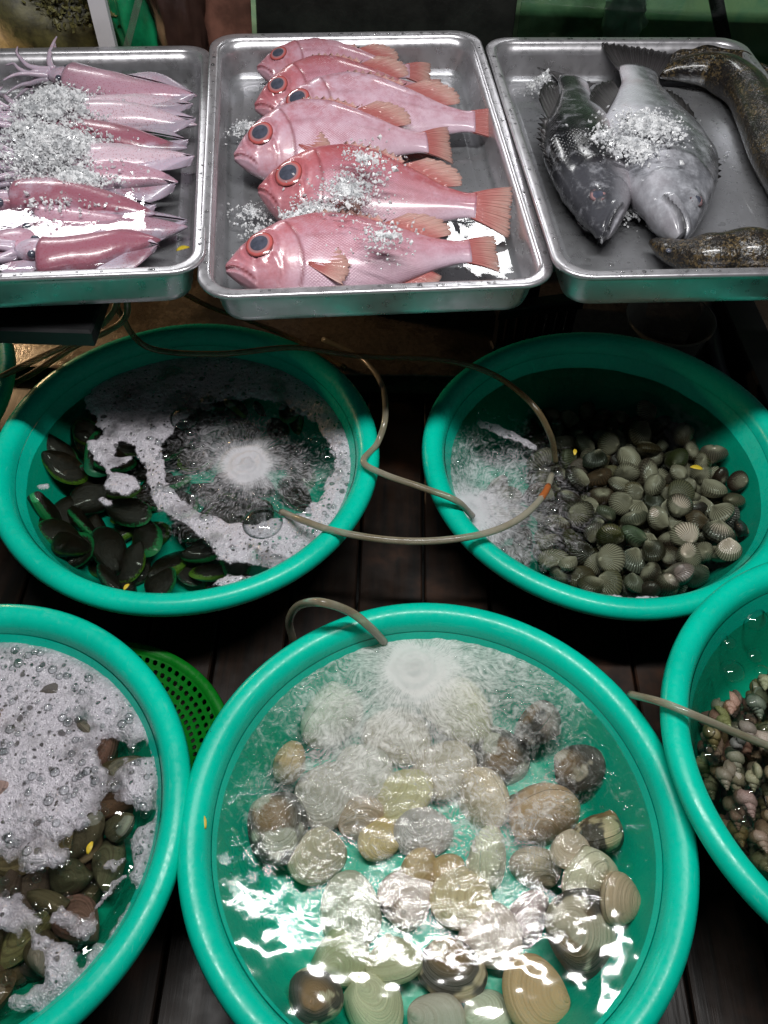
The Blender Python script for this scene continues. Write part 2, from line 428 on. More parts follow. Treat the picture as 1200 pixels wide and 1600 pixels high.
# --- fish
def m_fish(name, back, mid, belly, head, dark, spec_rough=.24, scale_n=(62, 26), backpos=(.15, .85), sil=.0):
    t = NT(name); u = t.attr('fu'); y = t.attr('fy'); dk = t.attr('dark'); c = t.coord()
    n1 = t.noise(c, 26, 4, .6); n2 = t.noise(c, 8, 3, .6)
    yy = t.math('ADD', y, t.math('MULTIPLY', t.math('SUBTRACT', n1, .5), .55))
    cc = t.mix(t.rng(yy, -.75, .05), belly, mid)
    cc = t.mix(t.rng(yy, backpos[0], backpos[1]), cc, back)
    cc = t.mix(t.math('MULTIPLY', t.rng(t.math('ADD', u, t.math('MULTIPLY', t.math('SUBTRACT', n2, .5), .16)), .34, .20), .75), cc, head)
    cc = t.mix(t.rng(n2, .45, .70, 0, .6), cc, t.mix(1.0, cc, (.78, .55, .55), 'MULTIPLY'))
    # scales: rounded rows offset by half
    uu = t.math('MULTIPLY', u, scale_n[0]); vv = t.math('MULTIPLY', y, scale_n[1] * .5)
    v = t.n('TexVoronoi', {'Vector': t.n('CombineXYZ', {0: t.math('ADD', uu, vv), 1: t.math('SUBTRACT', uu, vv), 2: 0.0}), 'Scale': .72, 'Randomness': .18})
    bodym = t.rng(u, .27, .34)
    sc = t.math('MULTIPLY', t.rng(v.outputs['Distance'], .15, .62), bodym)
    cc = t.mix(t.math('MULTIPLY', sc, .30), cc, t.mix(1.0, cc, (.5, .42, .42), 'MULTIPLY'))
    n5 = t.noise(c, 55, 4, .7); n6 = t.noise(c, 320, 3, .7)
    cc = t.mix(t.rng(n5, .50, .72, 0, .5), cc, t.mix(.5, cc, belly))
    cc = t.mix(t.rng(n6, .35, .75, 0, .35), cc, t.mix(1.0, cc, (.55, .45, .45), 'MULTIPLY'))
    silv = t.n('SeparateColor', {0: t.n('ObjectInfo').outputs['Color']}).outputs[0]
    cc = t.mix(t.math('MULTIPLY', silv, t.rng(n5, .3, .65, .35, 1)), cc, t.mix(.25, belly, mid))
    cc = t.mix(t.math('MULTIPLY', dk, .9, True), cc, dark)
    b = t.bump(t.math('SUBTRACT', 1.0, sc), .40, .0006); b = t.bump(n1, .35, .003, b); b = t.bump(t.noise(c, 90, 3, .6), .25, .001, b)
    return t.done(t.pbr(color=cc, rough=t.rng(n1, .3, .7, spec_rough, spec_rough + .14), normal=b, coat=.45, coatr=.14, metal=sil))
M['redfish'] = m_fish('red_fish_skin', (.36, .055, .06), (.46, .19, .25), (.60, .46, .56), (.42, .09, .095), (.14, .012, .014), .25, (92, 46))
M['greyfish'] = m_fish('grey_fish_skin', (.006, .0065, .008), (.075, .078, .085), (.74, .76, .83), (.07, .072, .085), (.008, .008, .009), .18, (74, 36), (-.30, .25))
def m_fin(name, c0, c1, rays=26):
    t = NT(name); o = t.attr('out'); r = t.attr('ray'); c = t.coord()
    n1 = t.noise(c, 40, 3)
    w = t.n('Math', {0: t.math('MULTIPLY', r, rays * 6.2832)}, operation='SINE').outputs[0]
    cc = t.mix(t.rng(t.math('ADD', o, t.math('MULTIPLY', t.math('SUBTRACT', n1, .5), .5)), .2, 1.0), c0, c1)
    cc = t.mix(t.rng(w, -.2, 1, 0, .45), cc, t.mix(1.0, cc, (.5, .3, .28), 'MULTIPLY'))
    p = t.pbr(color=cc, rough=.3, coat=.3, normal=t.bump(w, .5, .0006))
    tl = t.n('BsdfTranslucent', {'Color': cc})
    sh = t.mixs(.3, p, tl)
    return t.done(t.mixs(t.math('MULTIPLY', t.rng(o, .55, 1.0, 0, .45), t.rng(w, .6, -.6)), sh, t.n('BsdfTransparent')))
M['redfin'] = m_fin('red_fin', (.58, .19, .18), (.76, .50, .44))
M['greyfin'] = m_fin('grey_fin', (.09, .085, .09), (.035, .034, .035))
def m_eye(name, outer, inner):
    t = NT(name); o = t.attr('out'); c = t.coord(); n1 = t.noise(c, 130, 3)
    x = t.math('ADD', o, t.math('MULTIPLY', t.math('SUBTRACT', n1, .5), .12))
    cc = t.mix(t.rng(x, .70, .84), inner, outer)
    cc = t.mix(t.rng(x, .86, .97), cc, tuple(q * .45 for q in outer))
    return t.done(t.pbr(color=cc, rough=.15, coat=.8, coatr=.04))
M['red_eye'] = m_eye('red_eye_ring', (.46, .10, .095), (.34, .17, .18))
M['grey_eye'] = m_eye('grey_eye_ring', (.16, .10, .11), (.30, .17, .17))
def m_pupil():
    t = NT('cloudy_pupil'); c = t.coord(); n1 = t.noise(c, 150, 3)
    return t.done(t.pbr(color=t.mix(n1, (.012, .014, .022), (.11, .12, .165)), rough=.1, coat=1.0, coatr=.03))
M['pupil'] = m_pupil()
def m_squid():
    t = NT('squid_skin'); c = t.coord(); oi = t.n('ObjectInfo'); top = t.attr('top')
    n1 = t.noise(c, 26, 4, .6); v = t.voro(c, 420); n2 = t.noise(c, 9, 3)
    x = t.math('ADD', top, t.math('MULTIPLY', t.math('ADD', t.math('MULTIPLY', t.math('SUBTRACT', n1, .5), 1.2), t.math('MULTIPLY', t.math('SUBTRACT', t.noise(c, 13, 3, .6), .5), 2.2)), 1.0))
    cc = t.mix(t.rng(x, .25, .95, 0, .9), t.mix(n2, (.58, .48, .57), (.42, .33, .42)), oi.outputs['Color'])
    sp = t.math('MULTIPLY', t.rng(v.outputs['Distance'], .34, .16), t.rng(x, .05, .6, .15, .8))
    cc = t.mix(sp, cc, (.26, .05, .07))
    return t.done(t.pbr(color=cc, rough=t.rng(n1, .3, .7, .18, .34), coat=.35, coatr=.12, normal=t.bump(t.noise(c, 120, 4, .6), .25, .0015, t.bump(n1, .45, .004)), sss=.25, sssr=(.012, .006, .006)))
M['squid'] = m_squid()
def m_eel():
    t = NT('eel_skin'); c = t.coord()
    n1 = t.noise(c, 240, 4, .75); n2 = t.noise(c, 30, 3, .6); v = t.voro(c, 260)
    cc = t.mix(t.rng(n1, .46, .64), (.010, .009, .008), (.115, .08, .036))
    cc = t.mix(t.rng(n2, .45, .65, 0, .85), cc, (.010, .009, .010))
    cc = t.mix(t.rng(v.outputs['Distance'], .2, .05, 0, .35), cc, (.15, .11, .055))
    return t.done(t.pbr(color=cc, rough=.2, coat=.35, coatr=.12, normal=t.bump(t.noise(c, 45, 4, .65), .8, .006, t.bump(n1, .4, .0018))))
M['eel'] = m_eel()

# ------------------------------------------------------------------ floor and concrete
ob = obj('floor', [(-3, -2, -.03), (3, -2, -.03), (3, 6, -.03), (-3, 6, -.03)], [(0, 1, 2, 3)], M['darkrock'], smooth=False)
tag(ob, kind='structure')
PW = .088
Y1 = at(600, 612, .0).y
for i in range(-13, 14):
    mb = MB(); w = PW - .004
    x0 = i * PW + .012; L = Y1 + .9
    mb.box((x0, Y1 - L / 2, -.012 + rnd.uniform(-.0015, .0015)), (w, L, .024), Matrix.Rotation(rnd.uniform(-.006, .006), 3, 'Y'), .002)
    mb.build('plank', M['wood'], ob)
nx, ny = 90, 90
vs_ = []; fs_ = []
for j in range(ny + 1):
    for i in range(nx + 1):
        x = -1.8 + 3.6 * i / nx; y = Y1 + .006 + 2.2 * (j / ny) ** 1.6
        z = .022 + .010 * noise.noise((x * 5, y * 5, 0)) + .004 * noise.noise((x * 21, y * 21, 3))
        if j == 0: z = -.02
        if j == 1: y = Y1 + .012
        vs_.append((x, y, z))
for j in range(ny):
    for i in range(nx):
        a = j * (nx + 1) + i; fs_.append((a, a + 1, a + nx + 2, a + nx + 1))
tag(obj('concrete_ledge', vs_, fs_, M['concrete']), kind='structure')

# ------------------------------------------------------------------ basins
def basin_in(RR, d):                # inner radius at depth d under the rim
    return RR - .031 - .038 * (d - .02) / .11
def make_basin(RR, x, y, z, label, H=.131):
    o = empty('plastic_basin', Matrix.Translation((x, y, z - H)))
    tag(o, label, 'basin', 'teal plastic basins on the floor')
    k = (H - .026) / .13
    prof = [(RR - .0245, H - .030), (RR - .010, H - .027), (RR - .003, H - .0215), (RR, H - .0145), (RR - .0012, H - .0075), (RR - .0055, H - .0022), (RR - .012, H - .0001),
            (RR - .019, H - .0014), (RR - .0255, H - .006), (RR - .029, H - .0135), (RR - .0308, H - .022)]
    ph = x * 7 + y * 5
    def warp(vs):
        out_ = []
        for a_, b_, c_ in vs:
            an = math.atan2(b_, a_); q = (c_ / H) ** 2; rr_ = 1 + q * (.0050 * math.sin(2 * an + ph) + .0030 * math.sin(3 * an + 2 * ph) + .0016 * math.sin(7 * an + ph))
            out_.append((a_ * rr_, b_ * rr_, c_ + q * (.0014 * math.sin(2 * an + 1 + ph) + .0007 * math.sin(5 * an))))
        return out_
    v, f = lathe(prof, 128)
    obj('rim', warp(v), f, M['teal'], o)
    inn = [(basin_in(RR, d), H - .0215 - (d - .0215) * k) for d in (.0215, .04, .06, .08, .1, .12, .13)]
    rb = basin_in(RR, .13)
    inn += [(rb - .006, .016), (rb - .016, .0095), (rb - .03, .007), (rb - .09, .007), (.0005, .0075)]
    out = [(.0005, 0), (rb - .03, 0), (rb - .03, .003), (rb - .012, .006), (rb - .001, .013), (rb + .006, .026)] + [(basin_in(RR, d) + .0045, H - .0215 - (d - .0215) * k) for d in (.1, .07, .045, .028)]
    v1, f1 = lathe(inn, 128); v2, f2 = lathe(out, 128)
    b = len(v1); obj('bowl', warp(v1 + v2), [tuple(reversed(q)) for q in f1] + [tuple(i + b for i in q) for q in f2], M['teal'], o)
    return dict(o=o, x=x, y=y, z=z, R=RR, zb=z - H + .007)
B = {
 'F': make_basin(.250, .0613, .2947, ZR, 'teal basin of large pale clams, nearest the viewer'),
 'L': make_basin(.2505, -.2591, .7665, ZR + .0024, 'teal basin of green mussels under a ring of foam'),
 'C': make_basin(.2485, .2962, .7858, ZR - .005, 'teal basin full of ribbed cockles below the right tray'),
 'W': make_basin(.242, -.4203, .2811, ZR, 'teal basin covered in thick foam, at the left edge', .096),
 'S': make_basin(.243, .5297, .3672, ZR + .032, 'teal basin of small snails at the right edge', .160),
}
pz = at(7, 622, ZR)
B['E'] = make_basin(.2485, pz.x - .2485, pz.y + .01, ZR, 'teal basin cut off by the left edge beside the mussel basin')

# ------------------------------------------------------------------ perforated colander under the foamy basin
def make_colander():
    o = empty('colander', Matrix.Translation((-.318, .374, .002)))
    tag(o, 'bright green perforated colander half hidden under the foamy basin', 'colander')
    RR = .160
    prof = [(RR - .012, .026), (RR - .003, .025), (RR, .029), (RR - .002, .034), (RR - .007, .0355), (RR - .012, .034), (RR - .0155, .029)]
    v, f = lathe(prof, 96); obj('rim', v, f, M['green'], o)
    v = []; f = []
    nz, na = 9, 84
    def P(i, j):
        q = i / nz; a = 2 * math.pi * j / na
        r = RR - .014 - .085 * q; z = .005 + .026 * (1 - q) ** 1.8
        return Vector((r * math.cos(a), r * math.sin(a), z))
    for i in range(nz):
        for j in range(na):
            off = .5 * (i % 2)
            c4 = [P(i, j + off), P(i, j + .5 + off), P(i, j + 1 + off), P(i + .5, j + 1 + off), P(i + 1, j + 1 + off), P(i + 1, j + .5 + off), P(i + 1, j + off), P(i + .5, j + off)]
            cc = sum(c4, Vector()) / 8
            hole = [cc + (q - cc) * (.62 if k % 2 else .48) for k, q in enumerate(c4)]
            b = len(v); v += c4 + hole
            for k in range(8):
                k2 = (k + 1) % 8; f.append((b + k, b + k2, b + 8 + k2, b + 8 + k))
    w = obj('perforated_wall', v, f, M['green'], o, smooth=False)
    md = w.modifiers.new('thick', 'SOLIDIFY'); md.thickness = .002
    v, f = lathe([(RR - .098, .005), (.001, .005)], 64); obj('base', v, f, M['green'], o)
make_colander()

# ------------------------------------------------------------------ stainless trays
TRAYS = {}
def rrect(hx, hy, r, n=9):
    out = []
    for cx, cy, a0 in ((hx - r, hy - r, 0), (-hx + r, hy - r, 90), (-hx + r, -hy + r, 180), (hx - r, -hy + r, 270)):
        for k in range(n):
            a = R(a0 + 90 * k / (n - 1)); out.append((cx + r * math.cos(a), cy + r * math.sin(a)))
    return out
TW, TL, TD = .393, .5796, .056
def make_tray(key, x, y, yaw, dz, tx, ty, label):
    ex = Vector((math.cos(yaw), math.sin(yaw), ty)).normalized()
    ey = Vector((-math.sin(yaw), math.cos(yaw), tx)); ey = (ey - ex * ey.dot(ex)).normalized()
    ez = ex.cross(ey)
    org = Vector((x, y, ZR + .2649 + dz))
    mw = Matrix(((ex.x, ey.x, ez.x, org.x), (ex.y, ey.y, ez.y, org.y), (ex.z, ey.z, ez.z, org.z), (0, 0, 0, 1)))
    o = empty('steel_tray', mw); tag(o, label, 'tray', 'stainless steel trays in a row')
    hx, hy = TW / 2, TL / 2
    def loops(lst):
        v = []; f = []; n = None
        for ins, z, r in lst:
            l = rrect(hx - ins, hy - ins, r); n = len(l); v += [(a, b, z) for a, b in l]
        for i in range(len(lst) - 1):
            for j in range(n):
                k = (j + 1) % n; f.append((i * n + j, i * n + k, (i + 1) * n + k, (i + 1) * n + j))
        return v, f, n
    # rim: flat flange with a rolled outer lip
    v, f, n = loops([(.0035, -.0062, .037), (.0008, -.0055, .039), (0, -.003, .040), (.0010, -.0006, .0395), (.003, 0, .038), (.006, -.0004, .036), (.0105, -.0004, .034), (.0130, -.0012, .032), (.0145, -.0035, .031)])
    obj('rim', v, f, M['steel'], o)
    D = TD
    v, f, n = loops([(.0145, -.0035, .031), (.0175, -.02, .030), (.021, -D + .012, .029), (.0235, -D + .004, .027), (.029, -D, .023), (.040, -D, .016), (.0425, -D + .0016, .015), (.045, -D + .0016, .014), (.048, -D, .013), (.09, -D, .012)])
    f.append(tuple((len(v) - n) + j for j in range(n)))
    pan = obj('pan', v, f, M['steel'], o)
    md = pan.modifiers.new('thick', 'SOLIDIFY'); md.thickness = .0012; md.offset = 1 if False else -1
    TRAYS[key] = dict(o=o, mw=mw, ex=ex, ey=ey, ez=ez, org=org, hx=hx, hy=hy)
make_tray('M', -.0442, 1.0556, .1172, .0008, .0355, -.0053, 'steel tray of six red fish, in the middle')
make_tray('L', -.4345, 1.0430, .1366, -.0073, -.0306, -.0159, 'steel tray of squid and ice, at the left edge')
make_tray('R', .3455, 1.0804, .0940, .0065, -.0070, -.0105, 'steel tray of two grey fish and an eel, on the right')
def tp(key, px, py, h):             # point over the tray floor, h above it
    T = TRAYS[key]; return at_plane(px, py, T['org'] + T['ez'] * (h - TD), T['ez'])
def tl(key, p):                     # world to tray local
    return TRAYS[key]['mw'].inverted() @ p
def tray_water(key, h, label):
    T = TRAYS[key]; l = rrect(T['hx'] - .0225, T['hy'] - .0225, .028)
    v = []; nr = 40; n = len(l)
    for i in range(nr + 1):
        q = 1 - i / nr * .999
        for a, b in l:
            z = -TD + h + .0005 * noise.noise((a * q * 34, b * q * 34, 5)) + .0006 * noise.noise((a * q * 13, b * q * 13, 9))
            v.append((a * q, b * q, z))
    f = []
    for i in range(nr):
        for j in range(n):
            k = (j + 1) % n; f.append((i * n + j, i * n + k, (i + 1) * n + k, (i + 1) * n + j))
    o = link('water', mkmesh('water', v, f, M['tray_water']), None, T['mw'].copy())
    tag(o, label, 'water', kind='stuff')
tray_water('M', .010, 'shallow melt water under the red fish')
tray_water('L', .040, 'milky melt water around the squid')
tray_water('R', .009, 'shallow melt water under the grey fish and eel')

# ------------------------------------------------------------------ stand under the trays
zt = ZR + .2649 - TD - .022
st = empty('display_stand'); tag(st, 'black frame holding up the steel trays', 'stand')
e = at(172, 452, zt - .012)
mb = MB(); mb.box(((-1.3 + e.x) / 2, .79 + .15, zt - .014), (1.3 + e.x, .34, .024), None, .003); mb.build('front_board', M['painted_frame'], st)
mb = MB(); mb.box((0, .98, zt - .020), (2.4, .05, .036), None, .003); mb.build('crossbeam', M['painted_frame'], st)
mb = MB(); mb.box((0, 1.29, zt - .024), (2.4, .05, .036), None, .003); mb.build('crossbeam', M['painted_frame'], st)
for x in (-1.0, 1.0, .02):
    mb = MB(); mb.box((x, 1.34, zt / 2 - .02), (.05, .05, zt - .04), None, .003); mb.build('leg', M['painted_frame'], st)
mb = MB(); mb.box((.05, 1.22, .15), (.40, .02, .26), None, .003); mb.build('added_dark_panel', M['painted_frame'], st)  # added black sheet where the space under the middle tray is only shaded

# ------------------------------------------------------------------ shells
def bivalve(name, a, b, c, mat, U=(0, .80), tri=.12, skew=0.0, ribs=0, ribamp=0.0, rings=0, ringamp=0.0, ns=12, nphi=40, pw=.85, gape=.0004):
    verts = []; faces = []; gro = []; rb = []
    for side in (1, -1):
        base = len(verts)
        rows = []
        for i in range(ns + 1):
            s = (i / ns) ** .8
            row = []
            for j in range(nphi if i else 1):
                th = 2 * math.pi * j / nphi
                P = (math.cos(th), math.sin(th))
                p = (U[0] * (1 - s) + P[0] * s, U[1] * (1 - s) + P[1] * s)
                r2 = min(1, p[0] ** 2 + p[1] ** 2)
                dome = (1 - r2) ** (.5 * pw * 1.1)
                z = c * dome * (1 + .30 * p[1])
                du = (p[0] - U[0]) ** 2 + (p[1] - U[1]) ** 2
                z += c * .34 * math.exp(-du / .07) * (1 - s ** 5)
                ang = math.atan2(P[1] - U[1], P[0] - U[0])
                w = 0.0
                if ribs:
                    w = .5 + .5 * math.cos(ribs * th); z *= 1 + ribamp * (w - .5) * min(1, s * 2.5)
                if rings: z += ringamp * math.sin(2 * math.pi * rings * s) * dome ** .5 * (s > .1)
                x = a * p[0] * (1 - tri * p[1] * (1 if p[1] > 0 else .3)) + skew * a * p[1] * abs(p[1])
                if ribs and i == ns:
                    x *= 1 + .03 * (w - .5)
                y = b * p[1] * (1 + (.03 * (w - .5) if (ribs and i == ns) else 0))
                row.append(len(verts)); verts.append((x, y, side * (z + gape))); gro.append(s); rb.append(w)
            rows.append(row)
        for j in range(nphi):
            k = (j + 1) % nphi
            q = (rows[0][0], rows[1][j], rows[1][k]); faces.append(q if side > 0 else tuple(reversed(q)))
        for i in range(1, ns):
            for j in range(nphi):
                k = (j + 1) % nphi
                q = (rows[i][j], rows[i + 1][j], rows[i + 1][k], rows[i][k]); faces.append(q if side > 0 else tuple(reversed(q)))
    return mkmesh(name, verts, faces, mat, attrs={'grow': gro, 'rib': rb})
def snail_mesh(name, size):
    v = []; f = []; nt, ns = 66, 12; turns = 4.6
    for i in range(nt + 1):
        t = i / nt * turns; k = math.exp((t - turns) * .52)
        rr = .42 * k * size; cr = .40 * k * size; zc = -1.75 * k * size + 1.05 * size
        for j in range(ns):
            a = 2 * math.pi * j / ns
            rib = 1 + .09 * math.cos(t * 2 * math.pi * 1.9 * 3)
            dr = math.cos(a) * rr * rib; dz = math.sin(a) * rr * 1.45 * rib
            th = t * 2 * math.pi
            v.append(((cr + dr) * math.cos(th), (cr + dr) * math.sin(th), zc + dz))
    for i in range(nt):
        for j in range(ns):
            k = (j + 1) % ns; f.append((i * ns + j, i * ns + k, (i + 1) * ns + k, (i + 1) * ns + j))
    f.append(tuple(range(ns - 1, -1, -1))); f.append(tuple(nt * ns + j for j in range(ns)))
    return mkmesh(name, v, f, M['snail'])

def inview(p, m=25):
    d = Vector(p) - CO; z = d.dot(_fw); x = 600 + FPX * d.dot(CR) / z; y = 800 - FPX * d.dot(CU) / z
    return -m < x < 1200 + m and -m < y < 1600 + m
class Pile:
    """height map of what already lies in a basin; shells are dropped on it one at a time"""
    def __init__(s, bs, st=.004):
        s.b = bs; s.st = st; s.n = int(.48 / st); s.x0 = bs['x'] - .24; s.y0 = bs['y'] - .24
        xs = s.x0 + (np.arange(s.n) + .5) * st; ys = s.y0 + (np.arange(s.n) + .5) * st
        s.X, s.Y = np.meshgrid(xs, ys); r = np.hypot(s.X - bs['x'], s.Y - bs['y'])
        rb = basin_in(bs['R'], .13)
        s.h = bs['zb'] + np.where(r > rb - .012, (r - rb + .012) * 2.6, 0)
    def foot(s, x, y, rad): return ((s.X - x) ** 2 + (s.Y - y) ** 2) < rad * rad
    def support(s, x, y, rad):
        m = s.foot(x, y, rad)
        return float(np.percentile(s.h[m], 72)) if m.any() else 9
    def add(s, x, y, z, rad, c):
        d2 = ((s.X - x) ** 2 + (s.Y - y) ** 2) / (rad * rad)
        m = d2 < 1; top = z + c * np.sqrt(np.clip(1 - d2, 0, 1)); s.h[m] = np.maximum(s.h[m], top[m])
    def slope(s, x, y, rad):
        i = int((x - s.x0) / s.st); j = int((y - s.y0) / s.st); k = max(2, int(rad / s.st))
        i = min(max(i, k), s.n - k - 1); j = min(max(j, k), s.n - k - 1)
        return (s.h[j, i + k] - s.h[j, i - k]) / (2 * k * s.st), (s.h[j + k, i] - s.h[j - k, i]) / (2 * k * s.st)
def place(name, mesh, loc, rz, tilt, sc, col, nrm=None, flip=False, alpha=1):
    o = link(name, mesh)
    q = Matrix.Rotation(rz, 4, 'Z') if not flip else Matrix.Rotation(rz, 4, 'Z') @ Matrix.Rotation(math.pi, 4, 'X')
    q = Euler((tilt[0], tilt[1], 0)).to_matrix().to_4x4() @ q
    if nrm is not None: q = Vector((0, 0, 1)).rotation_difference(nrm).to_matrix().to_4x4() @ q
    o.matrix_world = Matrix.Translation(loc) @ q @ Matrix.Scale(sc, 4)
    o.color = (*col, alpha)
    return o

# ---- the big clams, front basin: px, py, width px, spin (deg), colour key, label
CC = {'g': (.68, .65, .59), 'b': (.70, .61, .47), 'c': (.82, .78, .69), 'o': (.70, .52, .29), 'd': (.28, .27, .26), 'y': (.78, .70, .53)}
CL = [
 (520, 1120, 105, 20, 'c', 'cream clam under the bubbles left of the jet'), (620, 1150, 100, 160, 'c', 'cream clam straight below the jet of bubbles'),
 (720, 1110, 105, 70, 'c', 'cream clam under the bubbles just right of the jet'), (840, 1130, 85, 100, 'd', 'dark grey clam, farthest back on the right of the heap'),
 (905, 1200, 82, 30, 'g', 'grey clam at the right side below the dark one'), (780, 1185, 95, 200, 'c', 'cream clam under bubbles next to the dark grey clam'),
 (570, 1205, 88, 310, 'c', 'cream clam half veiled by bubbles, upper left of the heap'), (695, 1205, 95, 15, 'y', 'yellowish clam in the middle under the bubbles'),
 (452, 1192, 66, 95, 'o', 'small tan clam standing on edge at the upper left'), (510, 1242, 100, 250, 'g', 'whitish clam below the small tan one'),
 (630, 1245, 92, 40, 'y', 'cream clam in the middle above the orange ones'), (755, 1248, 92, 175, 'y', 'yellowish white clam right of the middle'),
 (432, 1292, 104, 75, 'g', 'large grey clam with a dark side, far left of the heap'), (495, 1338, 90, 200, 'b', 'beige clam lying flat beside the large grey one'),
 (565, 1278, 74, 120, 'b', 'beige clam with clear ridges left of centre'), (592, 1312, 66, 60, 'o', 'brown clam wedged left of the orange pair'),
 (660, 1300, 86, 10, 'g', 'milky clam at the lower edge of the bubbles'), (850, 1272, 108, 280, 'o', 'big tan and orange clam on the right of the heap'),
 (932, 1305, 84, 330, 'b', 'tan clam with a dark patch at the right end'), (890, 1328, 58, 200, 'b', 'small beige clam tucked below the big tan one'),
 (655, 1360, 66, 180, 'o', 'small orange clam in the centre of the heap'), (700, 1362, 54, 30, 'o', 'smallest orange clam beside the orange one'),
 (765, 1340, 84, 100, 'c', 'pale clam standing upright right of the orange pair'), (836, 1357, 78, 70, 'b', 'beige clam between the pale one and the right end'),
 (922, 1372, 86, 10, 'c', 'pale clam glinting at the right of the heap'), (548, 1425, 106, 85, 'g', 'large pale greenish clam with fine rings, lower left'),
 (634, 1405, 86, 190, 'c', 'pale grey clam below the orange pair'), (722, 1405, 98, 45, 'b', 'brownish grey clam below the pale upright one'),
 (826, 1436, 80, 100, 'g', 'grey clam leaning in the middle right'), (966, 1405, 78, 80, 'b', 'clam with an open slit at the far right'),
 (766, 1462, 100, 130, 'c', 'pale clam below the brownish grey one'), (908, 1455, 118, 265, 'y', 'big clam with a black lower edge, right of the heap'),
 (535, 1497, 88, 110, 'b', 'beige clam near the lower left glints'), (616, 1505, 86, 195, 'b', 'oval beige clam in the lower row'),
 (706, 1514, 98, 355, 'b', 'beige clam with a black right side in the lower row'), (492, 1557, 88, 330, 'b', 'tan and dark clam lowest at the left'),
 (586, 1572, 100, 80, 'c', 'large pale clam at the bottom edge under the glints'), (836, 1556, 112, 90, 'o', 'large banded clam with an orange top, bottom right'),
 (682, 1600, 92, 60, 'g', 'grey clam cut by the bottom edge'), (762, 1586, 82, 300, 'c', 'cream spotted clam at the bottom edge'),
]
clam_meshes = [bivalve('clam', .50, .45, .29, M['clam'], (.16, .86), .26, .10, rings=13, ringamp=.009, nphi=40, ns=30, gape=.004),
               bivalve('clam', .52, .42, .27, M['clam'], (-.22, .85), .20, -.12, rings=11, ringamp=.008, nphi=40, ns=30, gape=.004),
               bivalve('clam', .47, .48, .31, M['clam'], (.08, .86), .30, .05, rings=14, ringamp=.009, nphi=40, ns=30, gape=.004)]
pile = Pile(B['F'])
for i, (px, py, wpx, ang, ck, lab) in enumerate(CL):
    z = B['F']['zb'] + .05
    for it in range(4):
        p = at(px, py, z); dep = (p - CO).dot(_fw); size = wpx * dep / FPX
        z = pile.support(p.x, p.y, size * .36) + size * .22
        z = min(z, ZR - .052)
    p = at(px, py, z)
    gx, gy = pile.slope(p.x, p.y, size * .4)
    nrm = Vector((-gx * .45, -gy * .45 - .12, 1)).normalized()
    rr = rnd.random
    tilt = (R(rnd.gauss(0, 26)), R(rnd.gauss(0, 26)))
    if i in (8, 22, 29): tilt = (R(8), R(62))
    col = [x * (.85 + .3 * rr()) for x in CC[ck]]
    o = place('clam', clam_meshes[i % 3], p, R(ang), tilt, size * 1.10, col, nrm, flip=bool(i % 2), alpha=1.0 if 'dark' in lab or 'black' in lab else rr() * .5)
    tag(o, lab, 'clam', 'large clams in the front basin')
    pile.add(p.x, p.y, z, size * .48, size * .22)

# ---- cockles
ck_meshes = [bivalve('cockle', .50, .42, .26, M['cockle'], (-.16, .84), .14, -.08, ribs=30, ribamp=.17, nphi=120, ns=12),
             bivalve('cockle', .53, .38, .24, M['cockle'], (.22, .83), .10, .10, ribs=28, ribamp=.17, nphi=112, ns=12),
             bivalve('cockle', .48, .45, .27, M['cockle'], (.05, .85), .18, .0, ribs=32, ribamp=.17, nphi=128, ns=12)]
CKC = [((.075, .052, .032), 'dark brown'), ((.040, .032, .024), 'nearly black'), ((.17, .125, .07), 'tan brown'), ((.10, .105, .03), 'olive green'), ((.24, .22, .18), 'grey'), ((.065, .05, .034), 'dark brown')]
bs = B['C']; pile = Pile(bs)
wzC = bs['z'] - .042
ncock = 0
for i in range(420):
    best = None
    size = rnd.uniform(.030, .041) * (1.15 if rnd.random() < .15 else 1)
    for k in range(26):
        a = rnd.random() * 6.283; r = .184 * math.sqrt(rnd.random())
        x = bs['x'] + .006 + r * math.cos(a); y = bs['y'] + r * math.sin(a)
        zs = pile.support(x, y, size * .36)
        # heap leans towards the right and the viewer
        want = bs['zb'] + .058 + .10 * (x - bs['x']) - .10 * (y - bs['y'])
        if (x - bs['x']) < -.08: want -= .030
        cost = zs - want
        if best is None or cost < best[0]: best = (cost, x, y, zs)
    cost, x, y, zs = best
    if cost > .012 or ncock >= 300: break
    z = zs + size * .26
    gx, gy = pile.slope(x, y, size * .4)
    nrm = Vector((-gx * .5, -gy * .5, 1)).normalized()
    ci = rnd.choice([0, 0, 1, 1, 2, 3, 4, 5, 5]) if rnd.random() > .1 else 4
    col, cn = CKC[ci]; worn = rnd.random(); cn = ('large ' if size > .039 else 'small ' if size < .033 else '') + cn + (' and white' if worn > .55 else '')
    o = place('cockle', ck_meshes[i % 3], (x, y, z), rnd.random() * 6.283, (rnd.gauss(0, .5), rnd.gauss(0, .5)), size, [q * rnd.uniform(.8, 1.25) for q in col], nrm, rnd.random() < .5, alpha=worn)
    dx, dy = (x - bs['x']) / .18, (y - bs['y']) / .18
    zone = 'under the churning bubbles at the left' if dx < -.40 else 'far back by the right wall' if dy > .38 and dx > .4 else 'beside the snail basin' if dx > .45 and dy < -.3 else 'in the shade at the back of the heap' if dy > .38 else 'by the right wall of the basin' if dx > .55 else 'close to the near rim' if dy < -.5 else 'left of the middle near the hoses' if dx < 0 else 'in the middle right of the heap'
    tag(o, cn + ' ribbed cockle ' + zone, 'cockle', 'cockles heaped in the basin')
    pile.add(x, y, z, size * .47, size * .30)
    ncock += 1

